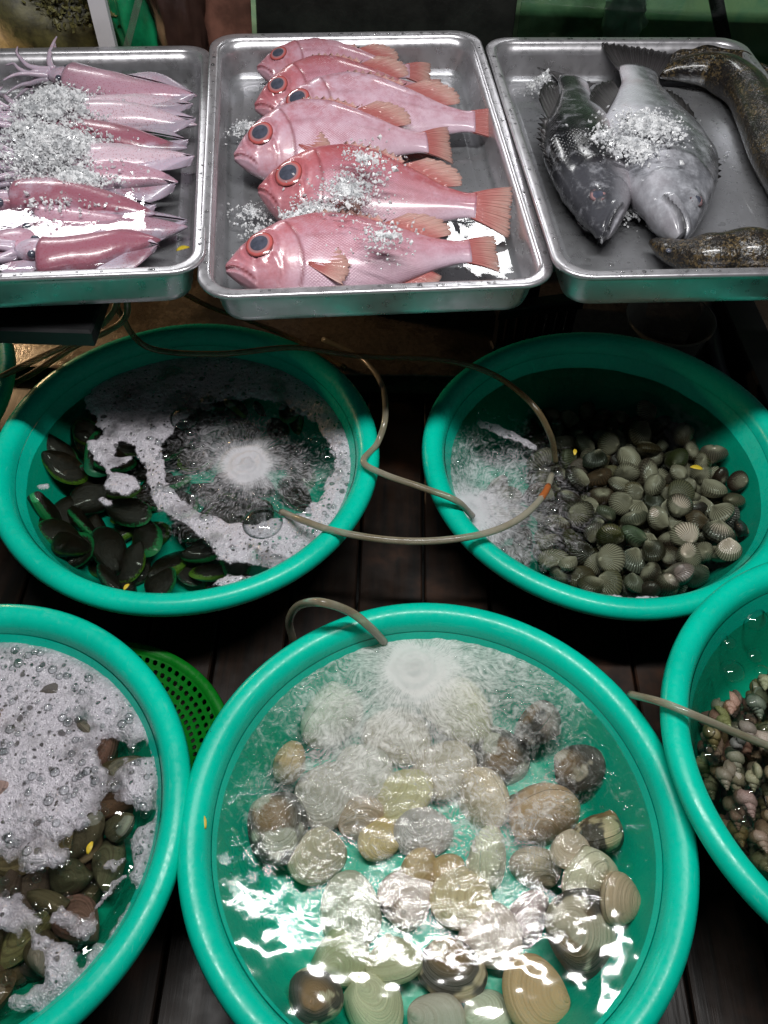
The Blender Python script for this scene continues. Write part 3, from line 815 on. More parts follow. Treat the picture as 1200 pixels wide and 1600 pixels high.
# ---- green mussels
ms_meshes = [bivalve('mussel', .29, .50, .15, M['mussel'], (.22, .90), .34, .16, nphi=40, ns=16, rings=7, ringamp=.003),
             bivalve('mussel', .32, .48, .15, M['mussel'], (-.26, .88), .30, -.20, nphi=40, ns=16, rings=8, ringamp=.003)]
bs = B['L']; pile = Pile(bs)
MSC = [((.015, .26, .08), 'green edged'), ((.05, .13, .015), 'olive edged'), ((.010, .20, .10), 'blue-green edged'), ((.12, .26, .02), 'yellow-green edged')]
hand = [(265, 885, 118, 172), (250, 912, 90, 8), (330, 895, 80, 95), (100, 730, 96, 60), (170, 860, 110, 20), (110, 850, 100, 150), (200, 800, 100, 75), (145, 775, 110, 130), (75, 800, 95, 100), (225, 735, 70, 110),
        (140, 690, 90, 20), (90, 690, 84, 80), (180, 720, 90, 140), (300, 830, 90, 60), (230, 840, 100, 200), (130, 820, 90, 40), (60, 760, 80, 170), (160, 650, 80, 200), (320, 860, 88, 120), (205, 880, 90, 170), (170, 905, 80, 30), (285, 790, 90, 20), (240, 780, 90, 100), (350, 810, 100, 150), (370, 870, 96, 10), (190, 690, 90, 60), (260, 700, 100, 130), (120, 640, 86, 120), (210, 640, 90, 20)]
bed = [(rnd.uniform(30, 470), rnd.uniform(620, 925), rnd.uniform(70, 92), rnd.uniform(0, 360)) for _ in range(80)]
for i, (px, py, wpx, ang) in enumerate(bed + hand):
    i -= len(bed)
    z = bs['zb'] + .03
    for it in range(4):
        p = at(px, py, z); dep = (p - CO).dot(_fw); size = .86 * wpx * dep / FPX
        z = min(pile.support(p.x, p.y, size * .25) + size * .13, bs['z'] - .066)
    rr_ = math.hypot(p.x - bs['x'], p.y - bs['y'])
    if rr_ > .200: continue
    gx, gy = pile.slope(p.x, p.y, size * .4)
    col, cn = MSC[rnd.choice([0, 0, 1, 2, 3])]
    o = place('mussel', ms_meshes[i % 2], at(px, py, z), R(ang), (rnd.gauss(0, .25), rnd.gauss(0, .25)), size, col, Vector((-gx * .5, -gy * .5, 1)).normalized(), rnd.random() < .5)
    fixed = {0: 'largest bright green edged mussel near the front rim', 1: 'green edged mussel against the near wall', 3: 'dark oval mussel at the far left of the heap'}
    zone = 'under the foam' if px > 300 and py < 840 else 'nearest the front rim' if py > 850 else 'at the left of the heap' if px < 130 else 'at the back by the foam edge' if py < 700 else 'in the middle of the open heap'
    tag(o, fixed.get(i, cn + ' brown mussel ' + zone), 'mussel', 'green mussels in the basin')
    pile.add(p.x, p.y, z, size * .34, size * .14)

# ---- small snails
sn = [snail_mesh('snail', .5), ]
bs = B['S']; pile = Pile(bs)
SNC = [((.27, .225, .155), 'tan'), ((.20, .185, .15), 'grey brown'), ((.38, .35, .27), 'pale'), ((.21, .165, .11), 'brown')]
for i in range(300):
    best = None; size = rnd.uniform(.040, .056)
    for k in range(16):
        a = rnd.random() * 6.283; r = .175 * math.sqrt(rnd.random())
        x = bs['x'] + r * math.cos(a); y = bs['y'] + r * math.sin(a)
        if y > bs['y'] + .125 - .25 * (x - bs['x']) ** 2 * 10 or not inview((x, y, bs['zb'] + .04)): continue
        zs = pile.support(x, y, size * .26)
        if best is None or zs < best[2]: best = (x, y, zs)
    if best is None: continue
    x, y, zs = best
    if zs > bs['zb'] + .098: continue
    z = zs + size * .15
    col, cn = rnd.choice(SNC); cn = ('large ' if size > .051 else 'small ' if size < .045 else '') + cn
    o = place('snail', sn[0], (x, y, z), rnd.random() * 6.283, (R(90) + rnd.gauss(0, .5), rnd.gauss(0, .5)), size * .62, [q * rnd.uniform(.8, 1.3) for q in col])
    zone = 'near the back of the heap' if y > bs['y'] + .04 else 'near the front of the heap' if y < bs['y'] - .06 else 'in the middle of the heap'
    zone += ' by the left wall' if x < bs['x'] - .13 else ' at the picture edge' if not inview((x, y, z), -30) else ''
    tag(o, cn + ' snail shell ' + zone, 'snail', 'small snails in the right basin')
    pile.add(x, y, z, size * .32, size * .14)

# ---- brown shells under the foam
bm = [bivalve('brown_mussel', .25, .50, .20, M['brown_shell'], (.12, .90), .45, .12, nphi=32, ns=10, rings=6, ringamp=.01),
      bivalve('brown_mussel', .30, .46, .20, M['brown_shell'], (-.10, .85), .35, -.08, nphi=32, ns=10, rings=5, ringamp=.012)]
bs = B['W']; pile = Pile(bs)
BRC = [((.15, .125, .085), 'dull brown'), ((.22, .185, .125), 'tan'), ((.10, .095, .07), 'dark olive'), ((.30, .27, .20), 'pale')]
for i in range(260):
    best = None; size = rnd.uniform(.045, .072)
    for k in range(18):
        a = rnd.random() * 6.283; r = .192 * math.sqrt(rnd.random())
        x = bs['x'] + r * math.cos(a); y = bs['y'] + r * math.sin(a)
        if not inview((x, y, bs['zb'] + .03)): continue
        zs = pile.support(x, y, size * .32)
        if best is None or zs < best[2]: best = (x, y, zs)
    if best is None: continue
    x, y, zs = best
    if zs > bs['z'] - .056: continue
    z = zs + size * .17
    gx, gy = pile.slope(x, y, size * .4)
    col, cn = rnd.choice(BRC)
    o = place('brown_mussel', bm[i % 2], (x, y, z), rnd.random() * 6.283, (rnd.gauss(0, .4), rnd.gauss(0, .4)), size, [q * rnd.uniform(.8, 1.3) for q in col], Vector((-gx * .5, -gy * .5, 1)).normalized())
    zone = ('under the thick foam, far from the viewer' if y > bs['y'] + .06 else 'under the near edge of the foam') if y > bs['y'] - .03 else 'by the wall next to the front basin' if x > bs['x'] + .10 else 'lowest, at the bottom edge of the picture' if y < bs['y'] - .12 else 'in the open water below the foam'
    cn = ('large ' if size > .062 else 'small ' if size < .053 else '') + cn
    tag(o, cn + ' elongated shell ' + zone, 'shell', 'elongated shells in the foamy basin')
    pile.add(x, y, z, size * .30, size * .15)

# ------------------------------------------------------------------ water in the basins
def basin_water(key, depth, mat, label, jets=(), amp=.0012, extra=None, ripple=1.0):
    bs = B[key]; rad = basin_in(bs['R'], depth) + .0005; z0 = bs['z'] - depth
    nr, na = 110, 260
    v = []; f = []; milk = []; pol = []
    J = [(at(px, py, z0), r, h, k) for px, py, r, h, k in jets]
    for i in range(nr + 1):
        r = rad * i / nr
        for j in range(na):
            a = 2 * math.pi * j / na; x = bs['x'] + r * math.cos(a); y = bs['y'] + r * math.sin(a)
            z = amp * noise.noise((x * 26, y * 26, 1)) + amp * .55 * noise.noise((x * 60, y * 60, 4)) + amp * .10 * noise.noise((x * 150, y * 150, 8))
            mk = 0.0; pv = (x * 60, y * 60, 0)
            for (c, jr, h, k) in J:
                dx, dy = x - c.x, y - c.y; d = math.hypot(dx, dy); th = math.atan2(dy, dx)
                q = max(0, 1 - d / jr)
                val = k * q ** .62 * (1 + .35 * noise.noise((x * 9, y * 9, 7)))
                core = math.exp(-(d * (1 + .35 * noise.noise((x * 30, y * 30, 9))) / .027) ** 2) * h * 1.2
                if val + core > mk: mk = val + core; wob = .22 * noise.noise((x * 20, y * 20, 6)) + .11 * noise.noise((x * 70, y * 70, 2)); pv = (math.cos(th + wob) * 30, math.sin(th + wob) * 30, d * 85)
                z += core * (.006 + .0025 * noise.noise((x * 110, y * 110, 3)) + .0012 * noise.noise((x * 300, y * 300, 3))) + .0016 * math.exp(-d / .08) * math.sin(d * 420 + 2 * noise.noise((x * 40, y * 40, 2))) * min(1, q * 2)
            if extra: mk = max(mk, extra(x, y))
            milk.append(min(1.3, mk)); pol.append(pv); v.append((x, y, z0 + z))
    for i in range(nr):
        for j in range(na):
            k = (j + 1) % na; f.append((i * na + j, (i + 1) * na + j, (i + 1) * na + k, i * na + k))
    o = obj('water', v, f, mat, attrs={'milk': milk}, vattrs={'polar': pol})
    tag(o, label, 'water', kind='stuff'); return z0
wF = basin_water('F', .030, M['bubbly_water'], 'clear rippling water over the large clams, bubbling at the back', [(648, 1045, .31, .85, .78)], .00075)
wL = basin_water('L', .040, M['dark_water'], 'dark bubbling water over the mussels', [(388, 728, .18, 1.0, .66)], .0018)
wC = basin_water('C', .042, M['dark_water'], 'churning water over the cockles', [(735, 795, .21, .55, .72), (850, 715, .05, .2, .25)], .0010)
M['murky'] = m_water('murky_water', tint=(.72, .68, .59), ripple=40, strength=.25)
M['snail_water'] = m_water('snail_water', tint=(.74, .74, .66), ripple=45, strength=.3)
wW = basin_water('W', .034, M['murky'], 'brown water under the thick foam', (), .0022)
wS = basin_water('S', .052, M['snail_water'], 'bubbling water over the snails', (), .0020)
basin_water('E', .045, M['water'], 'dark water in the basin cut off at the left edge', (), .0010)

# ------------------------------------------------------------------ foam
def poly_sd(X, Y, poly):
    n = len(poly); ins = np.zeros(X.shape, bool); d = np.full(X.shape, 9.0)
    for i in range(n):
        x1, y1 = poly[i]; x2, y2 = poly[(i + 1) % n]
        c = ((y1 > Y) != (y2 > Y)) & (X < (x2 - x1) * (Y - y1) / ((y2 - y1) + 1e-12) + x1); ins ^= c
        ex, ey = x2 - x1, y2 - y1; t = np.clip(((X - x1) * ex + (Y - y1) * ey) / (ex * ex + ey * ey + 1e-12), 0, 1)
        d = np.minimum(d, np.hypot(X - x1 - t * ex, Y - y1 - t * ey))
    return np.where(ins, d, -d)
def foam_sheet(key, z0, adds, subs, label, edge=.012, thick=.006, st=.0022, big=0.0, thinw=.02, thina=.62, thin0=.22):
    bs = B[key]; rad = basin_in(bs['R'], bs['z'] - z0) - .0006
    n = int(2 * rad / st) + 2
    xs = bs['x'] - rad + np.arange(n) * st; ys = bs['y'] - rad + np.arange(n) * st
    X, Y = np.meshgrid(xs, ys)
    w2 = lambda pl: [(at(a, b, z0).x, at(a, b, z0).y) for a, b in pl]
    sd = np.full(X.shape, -9.0)
    for pl in adds: sd = np.maximum(sd, poly_sd(X, Y, w2(pl)))
    for pl in subs: sd = np.minimum(sd, -poly_sd(X, Y, w2(pl)))
    NZ = np.zeros(X.shape); NB = np.zeros(X.shape); NF = np.zeros(X.shape)
    for j in range(n):
        for i in range(n):
            if sd[j, i] > -.09:
                x, y = X[j, i], Y[j, i]
                NZ[j, i] = noise.noise((x * 45, y * 45, 2)) + .6 * noise.noise((x * 110, y * 110, 5)); NB[j, i] = noise.noise((x * 16, y * 16, 8)); NF[j, i] = noise.noise((x * 230, y * 230, 3))
    wall = rad - np.hypot(X - bs['x'], Y - bs['y'])
    sd2 = sd + NZ * edge * .55 + NB * big
    sd2 = np.minimum(sd2, wall + .0045)
    keep = sd2 > -.003
    H = thick * np.sqrt(np.clip(sd2 / .016, 0, 1)) * (.75 + .35 * NB + .12 * NZ) + .0006 * NF
    Z = z0 + .0012 + np.clip(H, 0, 1)
    idx = -np.ones(X.shape, int); v = []; thin = []; edg = []
    for j in range(n):
        for i in range(n):
            if keep[j, i]:
                idx[j, i] = len(v); v.append((X[j, i], Y[j, i], Z[j, i])); thin.append(max(thin0 + .10 * NB[j, i], min(1, max(0, 1 - sd2[j, i] / thinw)) * thina)); edg.append(sd2[j, i] / .006)
    f = []
    for j in range(n - 1):
        for i in range(n - 1):
            q = (idx[j, i], idx[j, i + 1], idx[j + 1, i + 1], idx[j + 1, i])
            if min(q) >= 0: f.append(tuple(int(t) for t in q))
    o = obj('foam', v, f, M['foam'], attrs={'thin': thin, 'edge': edg})
    return tag(o, label, 'foam', kind='stuff')
def ell(cx, cy, rx, ry, n=36, rot=0): return [(cx + rx * math.cos(t) * math.cos(rot) - ry * math.sin(t) * math.sin(rot), cy + rx * math.cos(t) * math.sin(rot) + ry * math.sin(t) * math.cos(rot)) for t in [2 * math.pi * k / n for k in range(n)]]
foamL = foam_sheet('L', wL, [[(128, 628), (150, 592), (210, 566), (330, 545), (450, 560), (530, 610), (575, 690), (570, 780), (530, 840), (470, 880), (425, 893), (385, 880), (340, 872), (318, 845), (290, 822), (250, 800), (232, 775), (228, 735), (205, 700), (170, 690), (150, 660)],
    [(135, 690), (170, 680), (215, 690), (205, 720), (175, 735), (215, 745), (222, 765), (190, 778), (160, 762), (165, 735), (140, 715)], [(345, 905), (380, 895), (400, 905), (360, 918), (325, 918)], ell(62, 762, 12, 5), ell(165, 785, 10, 8)],
    [ell(388, 722, 133, 97, rot=.05), ell(195, 705, 14, 12)], 'white foam ringing the bubbling mussel basin')
foamW = foam_sheet('W', wW, [[(-60, 930), (60, 930), (140, 965), (215, 1040), (262, 1130), (275, 1190), (225, 1160), (165, 1165), (145, 1200), (165, 1250), (140, 1290), (90, 1320), (20, 1330), (-80, 1340)],
    [(220, 1290), (240, 1290), (262, 1240), (262, 1330), (235, 1420), (180, 1500), (110, 1590), (70, 1590), (140, 1510), (200, 1430)], [(105, 1430), (150, 1400), (190, 1375), (170, 1420), (155, 1455), (110, 1450)], ell(95, 1500, 22, 30), ell(30, 1430, 35, 18), ell(60, 1470, 25, 14), ell(170, 1345, 24, 18), ell(20, 1560, 45, 16), ell(120, 1390, 14, 8), ell(75, 1340, 40, 20), ell(125, 1440, 40, 24), ell(215, 1230, 30, 40)],
    [ell(168, 1195, 16, 32, rot=-.4)], 'thick pinkish white foam over the basin at the left edge', edge=.026, thick=.008, big=.022, thinw=.06, thina=.80, thin0=.40)
foamC = foam_sheet('C', wC, [[(745, 655), (790, 668), (840, 700), (850, 712), (800, 690), (750, 670)], [(905, 925), (960, 930), (1040, 935), (1030, 945), (930, 948)]], [], 'thin line of foam on the cockle water', edge=.010, thick=.004)

def dome(x, y, z, r, h=.62, n=14, m=6):
    v = []; f = []
    for i in range(m + 1):
        a = math.pi / 2 * i / m
        for j in range(n):
            t = 2 * math.pi * j / n; v.append((x + r * math.cos(a) * math.cos(t), y + r * math.cos(a) * math.sin(t), z + r * h * math.sin(a)))
    for i in range(m):
        for j in range(n):
            k = (j + 1) % n; f.append((i * n + j, i * n + k, (i + 1) * n + k, (i + 1) * n + j))
    return v, f
def big_bubbles(key, z0, lst, parent):
    for px, py, rpx in lst:
        p = at(px, py, z0); r = rpx * (p - CO).dot(_fw) / FPX
        v, f = dome(0, 0, 0, r, .62, 24, 8)
        o = obj('bubble', v, f, M['bubble'], parent); o.location = (p.x, p.y, z0 + .0012)
big_bubbles('L', wL, [(288, 656, 23), (325, 633, 16), (360, 630, 12), (266, 770, 15), (258, 712, 11), (411, 822, 33), (402, 848, 10), (512, 713, 14), (462, 645, 10), (322, 812, 12), (475, 800, 13), (493, 690, 9), (376, 855, 9), (440, 635, 10), (300, 775, 10)], foamL)
def small_bubbles(lst, label):
    v = []; f = []
    for x, y, z, r in lst:
        a, b = dome(x, y, z, r, .7, 9, 4); k = len(v); v += a; f += [tuple(i + k for i in q) for q in b]
    tag(obj('bubbles', v, f, M['bubble']), label, 'bubbles', kind='stuff')
def scatter(n, z0, gen, rmin, rmax):
    out = []
    for _ in range(n):
        px, py = gen(); p = at(px, py, z0); r = rmin + (rmax - rmin) * rnd.random() ** 3
        if not any(math.hypot(p.x - q['x'], p.y - q['y']) < q['R'] - .044 for q in B.values()): continue
        out.append((p.x, p.y, z0 + .001, r))
    return out
def ring(cx, cy, rx, ry, a, b):
    t = rnd.random() * 6.283; q = a + (b - a) * rnd.random(); return cx + rx * q * math.cos(t), cy + ry * q * math.sin(t)
small_bubbles(scatter(330, wL, lambda: ring(390, 724, 128, 92, .45, 1.0), .0015, .0048) + scatter(220, wL + .006, lambda: ring(390, 735, 140, 115, 1.0, 1.22), .0010, .0046), 'small clear bubbles round the jet in the mussel basin')
small_bubbles(scatter(260, wC, lambda: (rnd.uniform(700, 880), rnd.uniform(640, 900)), .0014, .0045), 'small clear bubbles on the cockle water')
small_bubbles(scatter(150, wW + .002, lambda: (rnd.uniform(0, 230), rnd.uniform(1330, 1590)), .0015, .006) + scatter(420, wW + .008, lambda: (rnd.uniform(0, 230), rnd.uniform(960, 1330)), .0010, .0055), 'small clear bubbles on the foamy basin')
small_bubbles(scatter(140, wF, lambda: ring(600, 1250, 330, 230, .75, 1.05), .0012, .0032), 'tiny bubbles near the wall of the clam basin')
sb = empty('surface_bubbles', Matrix()); tag(sb, 'round clear bubbles floating over the snails', 'bubbles', kind='stuff')
big_bubbles('S', wS, [(1178, 968, 22), (1138, 1005, 12), (1143, 1050, 20), (1178, 1025, 13), (1190, 1052, 13), (1178, 1098, 15), (1168, 1125, 12), (1108, 1143, 9), (1108, 1180, 18), (1175, 1238, 15), (1155, 1265, 12), (1165, 1285, 13), (1195, 1140, 11), (1150, 1320, 10)], sb)

# ------------------------------------------------------------------ fish
def prof_fn(pts):
    u = np.linspace(0, 1, 201); out = []
    for k in range(1, len(pts[0])):
        y = np.interp(u, [p[0] for p in pts], [p[k] for p in pts])
        yp = np.concatenate([[2 * y[0] - y[6 - i] for i in range(6)], y, [y[-1]] * 6])
        for _ in range(2):
            yp = np.convolve(np.pad(yp, 4, 'edge'), np.ones(9) / 9, 'valid')
        out.append(yp[6:-6])
    return lambda x: [float(np.interp(x, u, o)) for o in out]
def fin(parent, name, base, tip, mat, nb=None, m=6, thick=.0010, curl=0.0, wav=.0012, rag=.0, rays=14):
    nb = nb or len(base); v = []; f = []; out = []; ry = []
    for side in (1, -1):
        for i in range(nb):
            q = i / (nb - 1)
            for j in range(m + 1):
                o_ = j / m; ext = o_ * (1 - rag * (.5 + .5 * math.sin(i * 2.1)) * (i % 2) * .8)
                p = base[i].lerp(tip[i], ext)
                p = p + Vector((0, 0, curl * o_ * o_ + wav * o_ * math.sin(q * rays * 6.283 * .5) + side * thick * (1 - .6 * o_)))
                v.append(p); out.append(o_); ry.append(q)
    s = nb * (m + 1)
    for i in range(nb - 1):
        for j in range(m):
            a = i * (m + 1) + j; f.append((a, a + m + 1, a + m + 2, a + 1)); f.append((s + a, s + a + 1, s + a + m + 2, s + a + m + 1))
    for j in range(m):
        for i, fl in ((0, 0), (nb - 1, 1)):
            a = i * (m + 1) + j; q = (a, a + 1, s + a + 1, s + a); f.append(q if fl else tuple(reversed(q)))
    for i in range(nb - 1):
        a = i * (m + 1) + m; f.append((a, a + m + 1, s + a + m + 1, s + a))
        a = i * (m + 1); f.append((a + m + 1, a, s + a, s + a + m + 1))
    return obj(name, v, f, mat, parent, attrs={'out': out, 'ray': ry})
def make_fish(name, L, prof, eye, kind, mw, seed, bend=0.0, gape=.0, pect=True, tail_w=.20, tail_l=.19, silver=0.0):
    rr = random.Random(seed); o = empty(name, mw)
    fn = prof_fn(prof); nu, nv = 110, 60; GA = .014 if kind == 'red' else .007
    V = []; F = []; FU = []; FY = []; DK = []
    eu, ey, er = eye
    def axis(u): return Vector((u * L, bend * L * math.sin(u * 3.0), 0))
    def surf(u, v):
        top, bot, w = fn(u); c = (top + bot) / 2; h = (top - bot) / 2
        yn = math.cos(v); sn = math.sin(v); z = w * math.copysign(abs(sn) ** .92, sn); y = c + h * yn
        dk = 0.0; d = 0.0
        ug = .305 - .055 * ((yn + .15) / .95) ** 2
        g = u - ug
        if abs(yn) < .93:
            d += GA * (math.exp(g / .05) if g < 0 else -.7 * math.exp(-g / .022))
            dk += .75 * math.exp(-(g / .008) ** 2) * (1 if yn < .75 else 0)
        g2 = u - (.215 - .05 * ((yn + .35) / .7) ** 2)
        if -.95 < yn < .1: d += .007 * (math.exp(g2 / .03) if g2 < 0 else -.8 * math.exp(-g2 / .012)); dk += .35 * math.exp(-(g2 / .005) ** 2)
        # mouth cleft
        t = min(1, max(0, u / .105)); ym = -.02 - .62 * t
        if u < .115: dm = abs(yn - ym) * h; d += -.018 * math.exp(-(dm / .008) ** 2) + .008 * math.exp(-((dm - .02) / .010) ** 2); dk += 1.0 * math.exp(-(dm / .0065) ** 2)
        # jaw bone edge
        g3 = math.hypot(u - .09, (y - (c - .45 * h))) ; d += .006 * math.exp(-(g3 / .03) ** 2)
        # eye socket
        de = math.hypot(u - eu, y - ey) / er
        d += -.006 * math.exp(-((de - 1.12) / .16) ** 2) - (.010 if de < .95 else 0) + .007 * math.exp(-((de - 1.35) / .16) ** 2); dk += .3 * math.exp(-((de - 1.12) / .08) ** 2)
        # lateral line
        yl = .42 - .30 * u
        if u > .3: dk += .30 * math.exp(-((yn - yl) / .03) ** 2); d -= .002 * math.exp(-((yn - yl) / .05) ** 2)
        z += math.copysign(d * min(1, abs(sn) * 1.6), sn)
        return Vector((0, y * L, z * L)), yn, dk
    for i in range(nu + 1):
        u = (i / nu) ** 1.25
        for j in range(nv):
            v = 2 * math.pi * j / nv; p, yn, dk = surf(u, v)
            V.append(p + axis(u)); FU.append(u); FY.append(yn); DK.append(dk)
    for i in range(nu):
        for j in range(nv):
            k = (j + 1) % nv; F.append((i * nv + j, (i + 1) * nv + j, (i + 1) * nv + k, i * nv + k))
    F.append(tuple(range(nv))); F.append(tuple(nu * nv + j for j in range(nv - 1, -1, -1)))
    red = kind == 'red'
    bo = obj('body', V, F, M['redfish' if red else 'greyfish'], o, attrs={'fu': FU, 'fy': FY, 'dark': DK}); bo.color = (silver, 0, 0, 1)
    # eyes, both flanks
    top, bot, w = fn(eu); c = (top + bot) / 2; h = (top - bot) / 2
    def plain(u, y):
        t_, b_, w_ = fn(u); yn = max(-.99, min(.99, (y - (t_ + b_) / 2) / ((t_ - b_) / 2))); return Vector((u * L, y * L, w_ * (1 - yn * yn) ** .46 * L))
    e0 = plain(eu, ey); nx_ = plain(eu + er * .8, ey) - plain(eu - er * .8, ey); ny_ = plain(eu, ey + er * .8) - plain(eu, ey - er * .8)
    en = nx_.cross(ny_).normalized()
    for sd in (1, -1):
        nr, na = 9, 28; V = []; F = []; OU = []
        for i in range(nr + 1):
            q = i / nr
            for j in range(na):
                a = 2 * math.pi * j / na
                V.append((er * L * q * math.cos(a), er * L * q * math.sin(a), sd * er * L * (.20 * math.sqrt(max(0, 1 - (q * .96) ** 2)) - .03))); OU.append(q)
        for i in range(nr):
            for j in range(na):
                k = (j + 1) % na; q = (i * na + j, (i + 1) * na + j, (i + 1) * na + k, i * na + k); F.append(q if sd > 0 else tuple(reversed(q)))
        eo = obj('eye', V, F, M['red_eye' if red else 'grey_eye'], o, attrs={'out': OU})
        nn = Vector((en.x, en.y, sd * en.z)); p0 = Vector((e0.x, e0.y + axis(eu).y, sd * e0.z))
        eo.matrix_local = Matrix.Translation(p0 + nn * (.004 * L)) @ (Vector((0, 0, sd)).rotation_difference(nn).to_matrix().to_4x4())
        V = []; F = []
        for i in range(6):
            q = i / 5 * .60
            for j in range(na):
                a = 2 * math.pi * j / na; V.append((er * L * q * math.cos(a) * 1.05, er * L * q * math.sin(a), sd * er * L * (.21 * math.sqrt(1 - (q * .96) ** 2) - .022)))
        for i in range(5):
            for j in range(na):
                k = (j + 1) % na; q = (i * na + j, (i + 1) * na + j, (i + 1) * na + k, i * na + k); F.append(q if sd > 0 else tuple(reversed(q)))
        obj('pupil', V, F, M['pupil'], eo)
    fm = M['redfin' if red else 'greyfin']
    # spiny dorsal, pressed low along the back, and the soft rear part
    def back(u, k=0): t_, b_, w_ = fn(u); return axis(u) + Vector((0, (t_ - .006) * L if k == 0 else (b_ + .006) * L, 0))
    n = 41; base = []; tip = []
    for i in range(n):
        q = i / (n - 1); u = .28 + .36 * q; b0 = back(u)
        ln = (.030 if i % 4 == 0 else .013) * L * min(1, 4 * q + .3); base.append(b0); tip.append(b0 + Vector((.035 * L, ln, 0)))
    fin(o, 'spiny_dorsal_fin', base, tip, fm, m=3, wav=.0006)
    n = 25; base = []; tip = []
    for i in range(n):
        q = i / (n - 1); u = .64 + .20 * q; b0 = back(u)
        ln = (.085 * math.sin(math.pi * (.25 + .6 * q)) + .01) * L; base.append(b0); tip.append(b0 + Vector((ln * 1.75, ln * (.50 - .40 * q), 0)))
    fin(o, 'soft_dorsal_fin', base, tip, fm, curl=.004, rag=.12)
    n = 25; base = []; tip = []
    for i in range(n):
        q = i / (n - 1); u = .60 + .22 * q; b0 = back(u, 1)
        ln = (.080 * math.sin(math.pi * (.25 + .6 * q)) + .01) * L; base.append(b0); tip.append(b0 + Vector((ln * 1.1, -ln * (.75 - .3 * q), 0)))
    fin(o, 'anal_fin', base, tip, fm, curl=-.004, rag=.12)
    # tail fin
    n = 41; base = []; tip = []; t_, b_, w_ = fn(.99)
    for i in range(n):
        q = i / (n - 1) * 2 - 1; y0 = ((t_ + b_) / 2 + q * (t_ - b_) / 2 * .95) * L
        a = q * .42; ln = tail_l * L * (1 + .10 * abs(q) ** 2 + rr.uniform(-.02, .02))
        b0 = axis(.975) + Vector((0, y0, 0)); base.append(b0); tip.append(b0 + Vector((ln * math.cos(a), ln * math.sin(a) * tail_w / .2, 0)))
    fin(o, 'tail_fin', base, tip, fm, m=10, thick=.0016, curl=-.012, wav=.0012, rag=.10, rays=22)
    if pect:
        for sd in (1, -1):
            n = 17; base = []; tip = []; t_, b_, w_ = fn(.33)
            for i in range(n):
                q = i / (n - 1) - .5; b0 = axis(.325) + Vector((0, ((t_ + b_) / 2 - .045 + q * .035) * L, sd * (w_ * .985) * L))
                base.append(b0); tip.append(b0 + Vector((.17 * L * (1 - .5 * abs(q)), (q * .13 - .03) * L, sd * .0 * L - sd * .018 * L)))
            fin(o, 'pectoral_fin', base, tip, fm, m=6, thick=.0006, curl=sd * .004, rag=.12)
        n = 13; base = []; tip = []
        for i in range(n):
            q = i / (n - 1); b0 = back(.34 + .04 * q, 1); base.append(b0); tip.append(b0 + Vector((.12 * L * (1 - .3 * q), -.03 * L * (1 - q), 0)))
        fin(o, 'pelvic_fin', base, tip, fm, m=5, curl=-.003, rag=.1)
    return o
def frame(key, head, tail, h, tiltdeg, flip=False, pitch=0.0):
    T = TRAYS[key]; a = tp(key, *head, h); b = tp(key, *tail, h + pitch); X = (b - a); L = X.length; X.normalize()
    Z = (T['ez'] - X * T['ez'].dot(X)).normalized()
    if flip: Z = -Z
    Y = Z.cross(X); mw = Matrix(((X.x, Y.x, Z.x, a.x), (X.y, Y.y, Z.y, a.y), (X.z, Y.z, Z.z, a.z), (0, 0, 0, 1)))
    return mw @ Matrix.Rotation(R(tiltdeg), 4, 'X'), L
RED = [(0, .015, -.015, .010), (.03, .055, -.050, .035), (.08, .100, -.095, .060), (.15, .150, -.140, .082), (.25, .192, -.178, .098), (.38, .215, -.195, .100), (.52, .198, -.178, .088), (.68, .142, -.125, .062), (.84, .075, -.068, .036), (.95, .050, -.046, .022), (1, .054, -.050, .018)]
fishes = [
 ((402, 108), (640, 112), .026, 26, 'red fish at the back of the tray, only head and back showing', 0),
 ((398, 168), (662, 146), .034, 30, 'second red fish from the back, snout lowest beside the first', .05),
 ((420, 188), (742, 192), .036, 28, 'pink silvery red fish with tail over the tray edge, third from the back', .015),
 ((366, 246), (668, 226), .040, 30, 'red fish with the wide open eye, fourth from the back', .045),
 ((404, 298), (744, 322), .044, 30, 'deep red fish sprinkled with ice, with spread orange tail', -.012),
 ((353, 421), (735, 394), .040, 26, 'nearest red fish, by the front edge of the middle tray', .0),
]
for i, (hd, tlp, h, tilt, lab, bend) in enumerate(fishes):
    mw, L = frame('M', hd, tlp, h, tilt)
    k = (1.05, 1.1, 1.12, 1.14, 1.22, 1.0)[i]
    o = make_fish('red_fish', L, [(u, t * k, b * k, w) for u, t, b, w in RED], (.145, .056, (.058, .060, .060, .066, .066, .058)[i]), 'red', mw, 11 + i, bend=bend, silver=(.55, .2, .9, .75, .12, .4)[i], tail_w=(.14, .12, .10, .14, .16, .10)[i], tail_l=(.17, .16, .20, .16, .19, .15)[i])
    tag(o, lab, 'fish', 'red fish in the middle tray')
GREY = [(0, .014, -.014, .012), (.04, .040, -.042, .036), (.10, .064, -.068, .056), (.20, .105, -.108, .078), (.32, .142, -.142, .094), (.45, .165, -.160, .096), (.60, .145, -.142, .080), (.76, .096, -.094, .052), (.90, .060, -.058, .030), (1, .064, -.060, .022)]
GREY2 = [(u, t * 1.14, b * 1.14, w) for u, t, b, w in GREY]
mw, L = frame('R', (946, 368), (896, 128), .034, 12)
tag(make_fish('grey_fish', L, GREY, (.120, .034, .026), 'grey', mw, 31, bend=.0, tail_l=.14), 'dark grey fish with its back to the left tray wall', 'fish', 'grey fish in the right tray')
mw, L = frame('R', (1064, 372), (996, 112), .036, 8, flip=True)
tag(make_fish('grey_fish', L, GREY2, (.120, .036, .026), 'grey', mw, 37, bend=-.0, tail_l=.16, silver=.38), 'pale bellied grey fish with ice on its flank', 'fish', 'grey fish in the right tray')

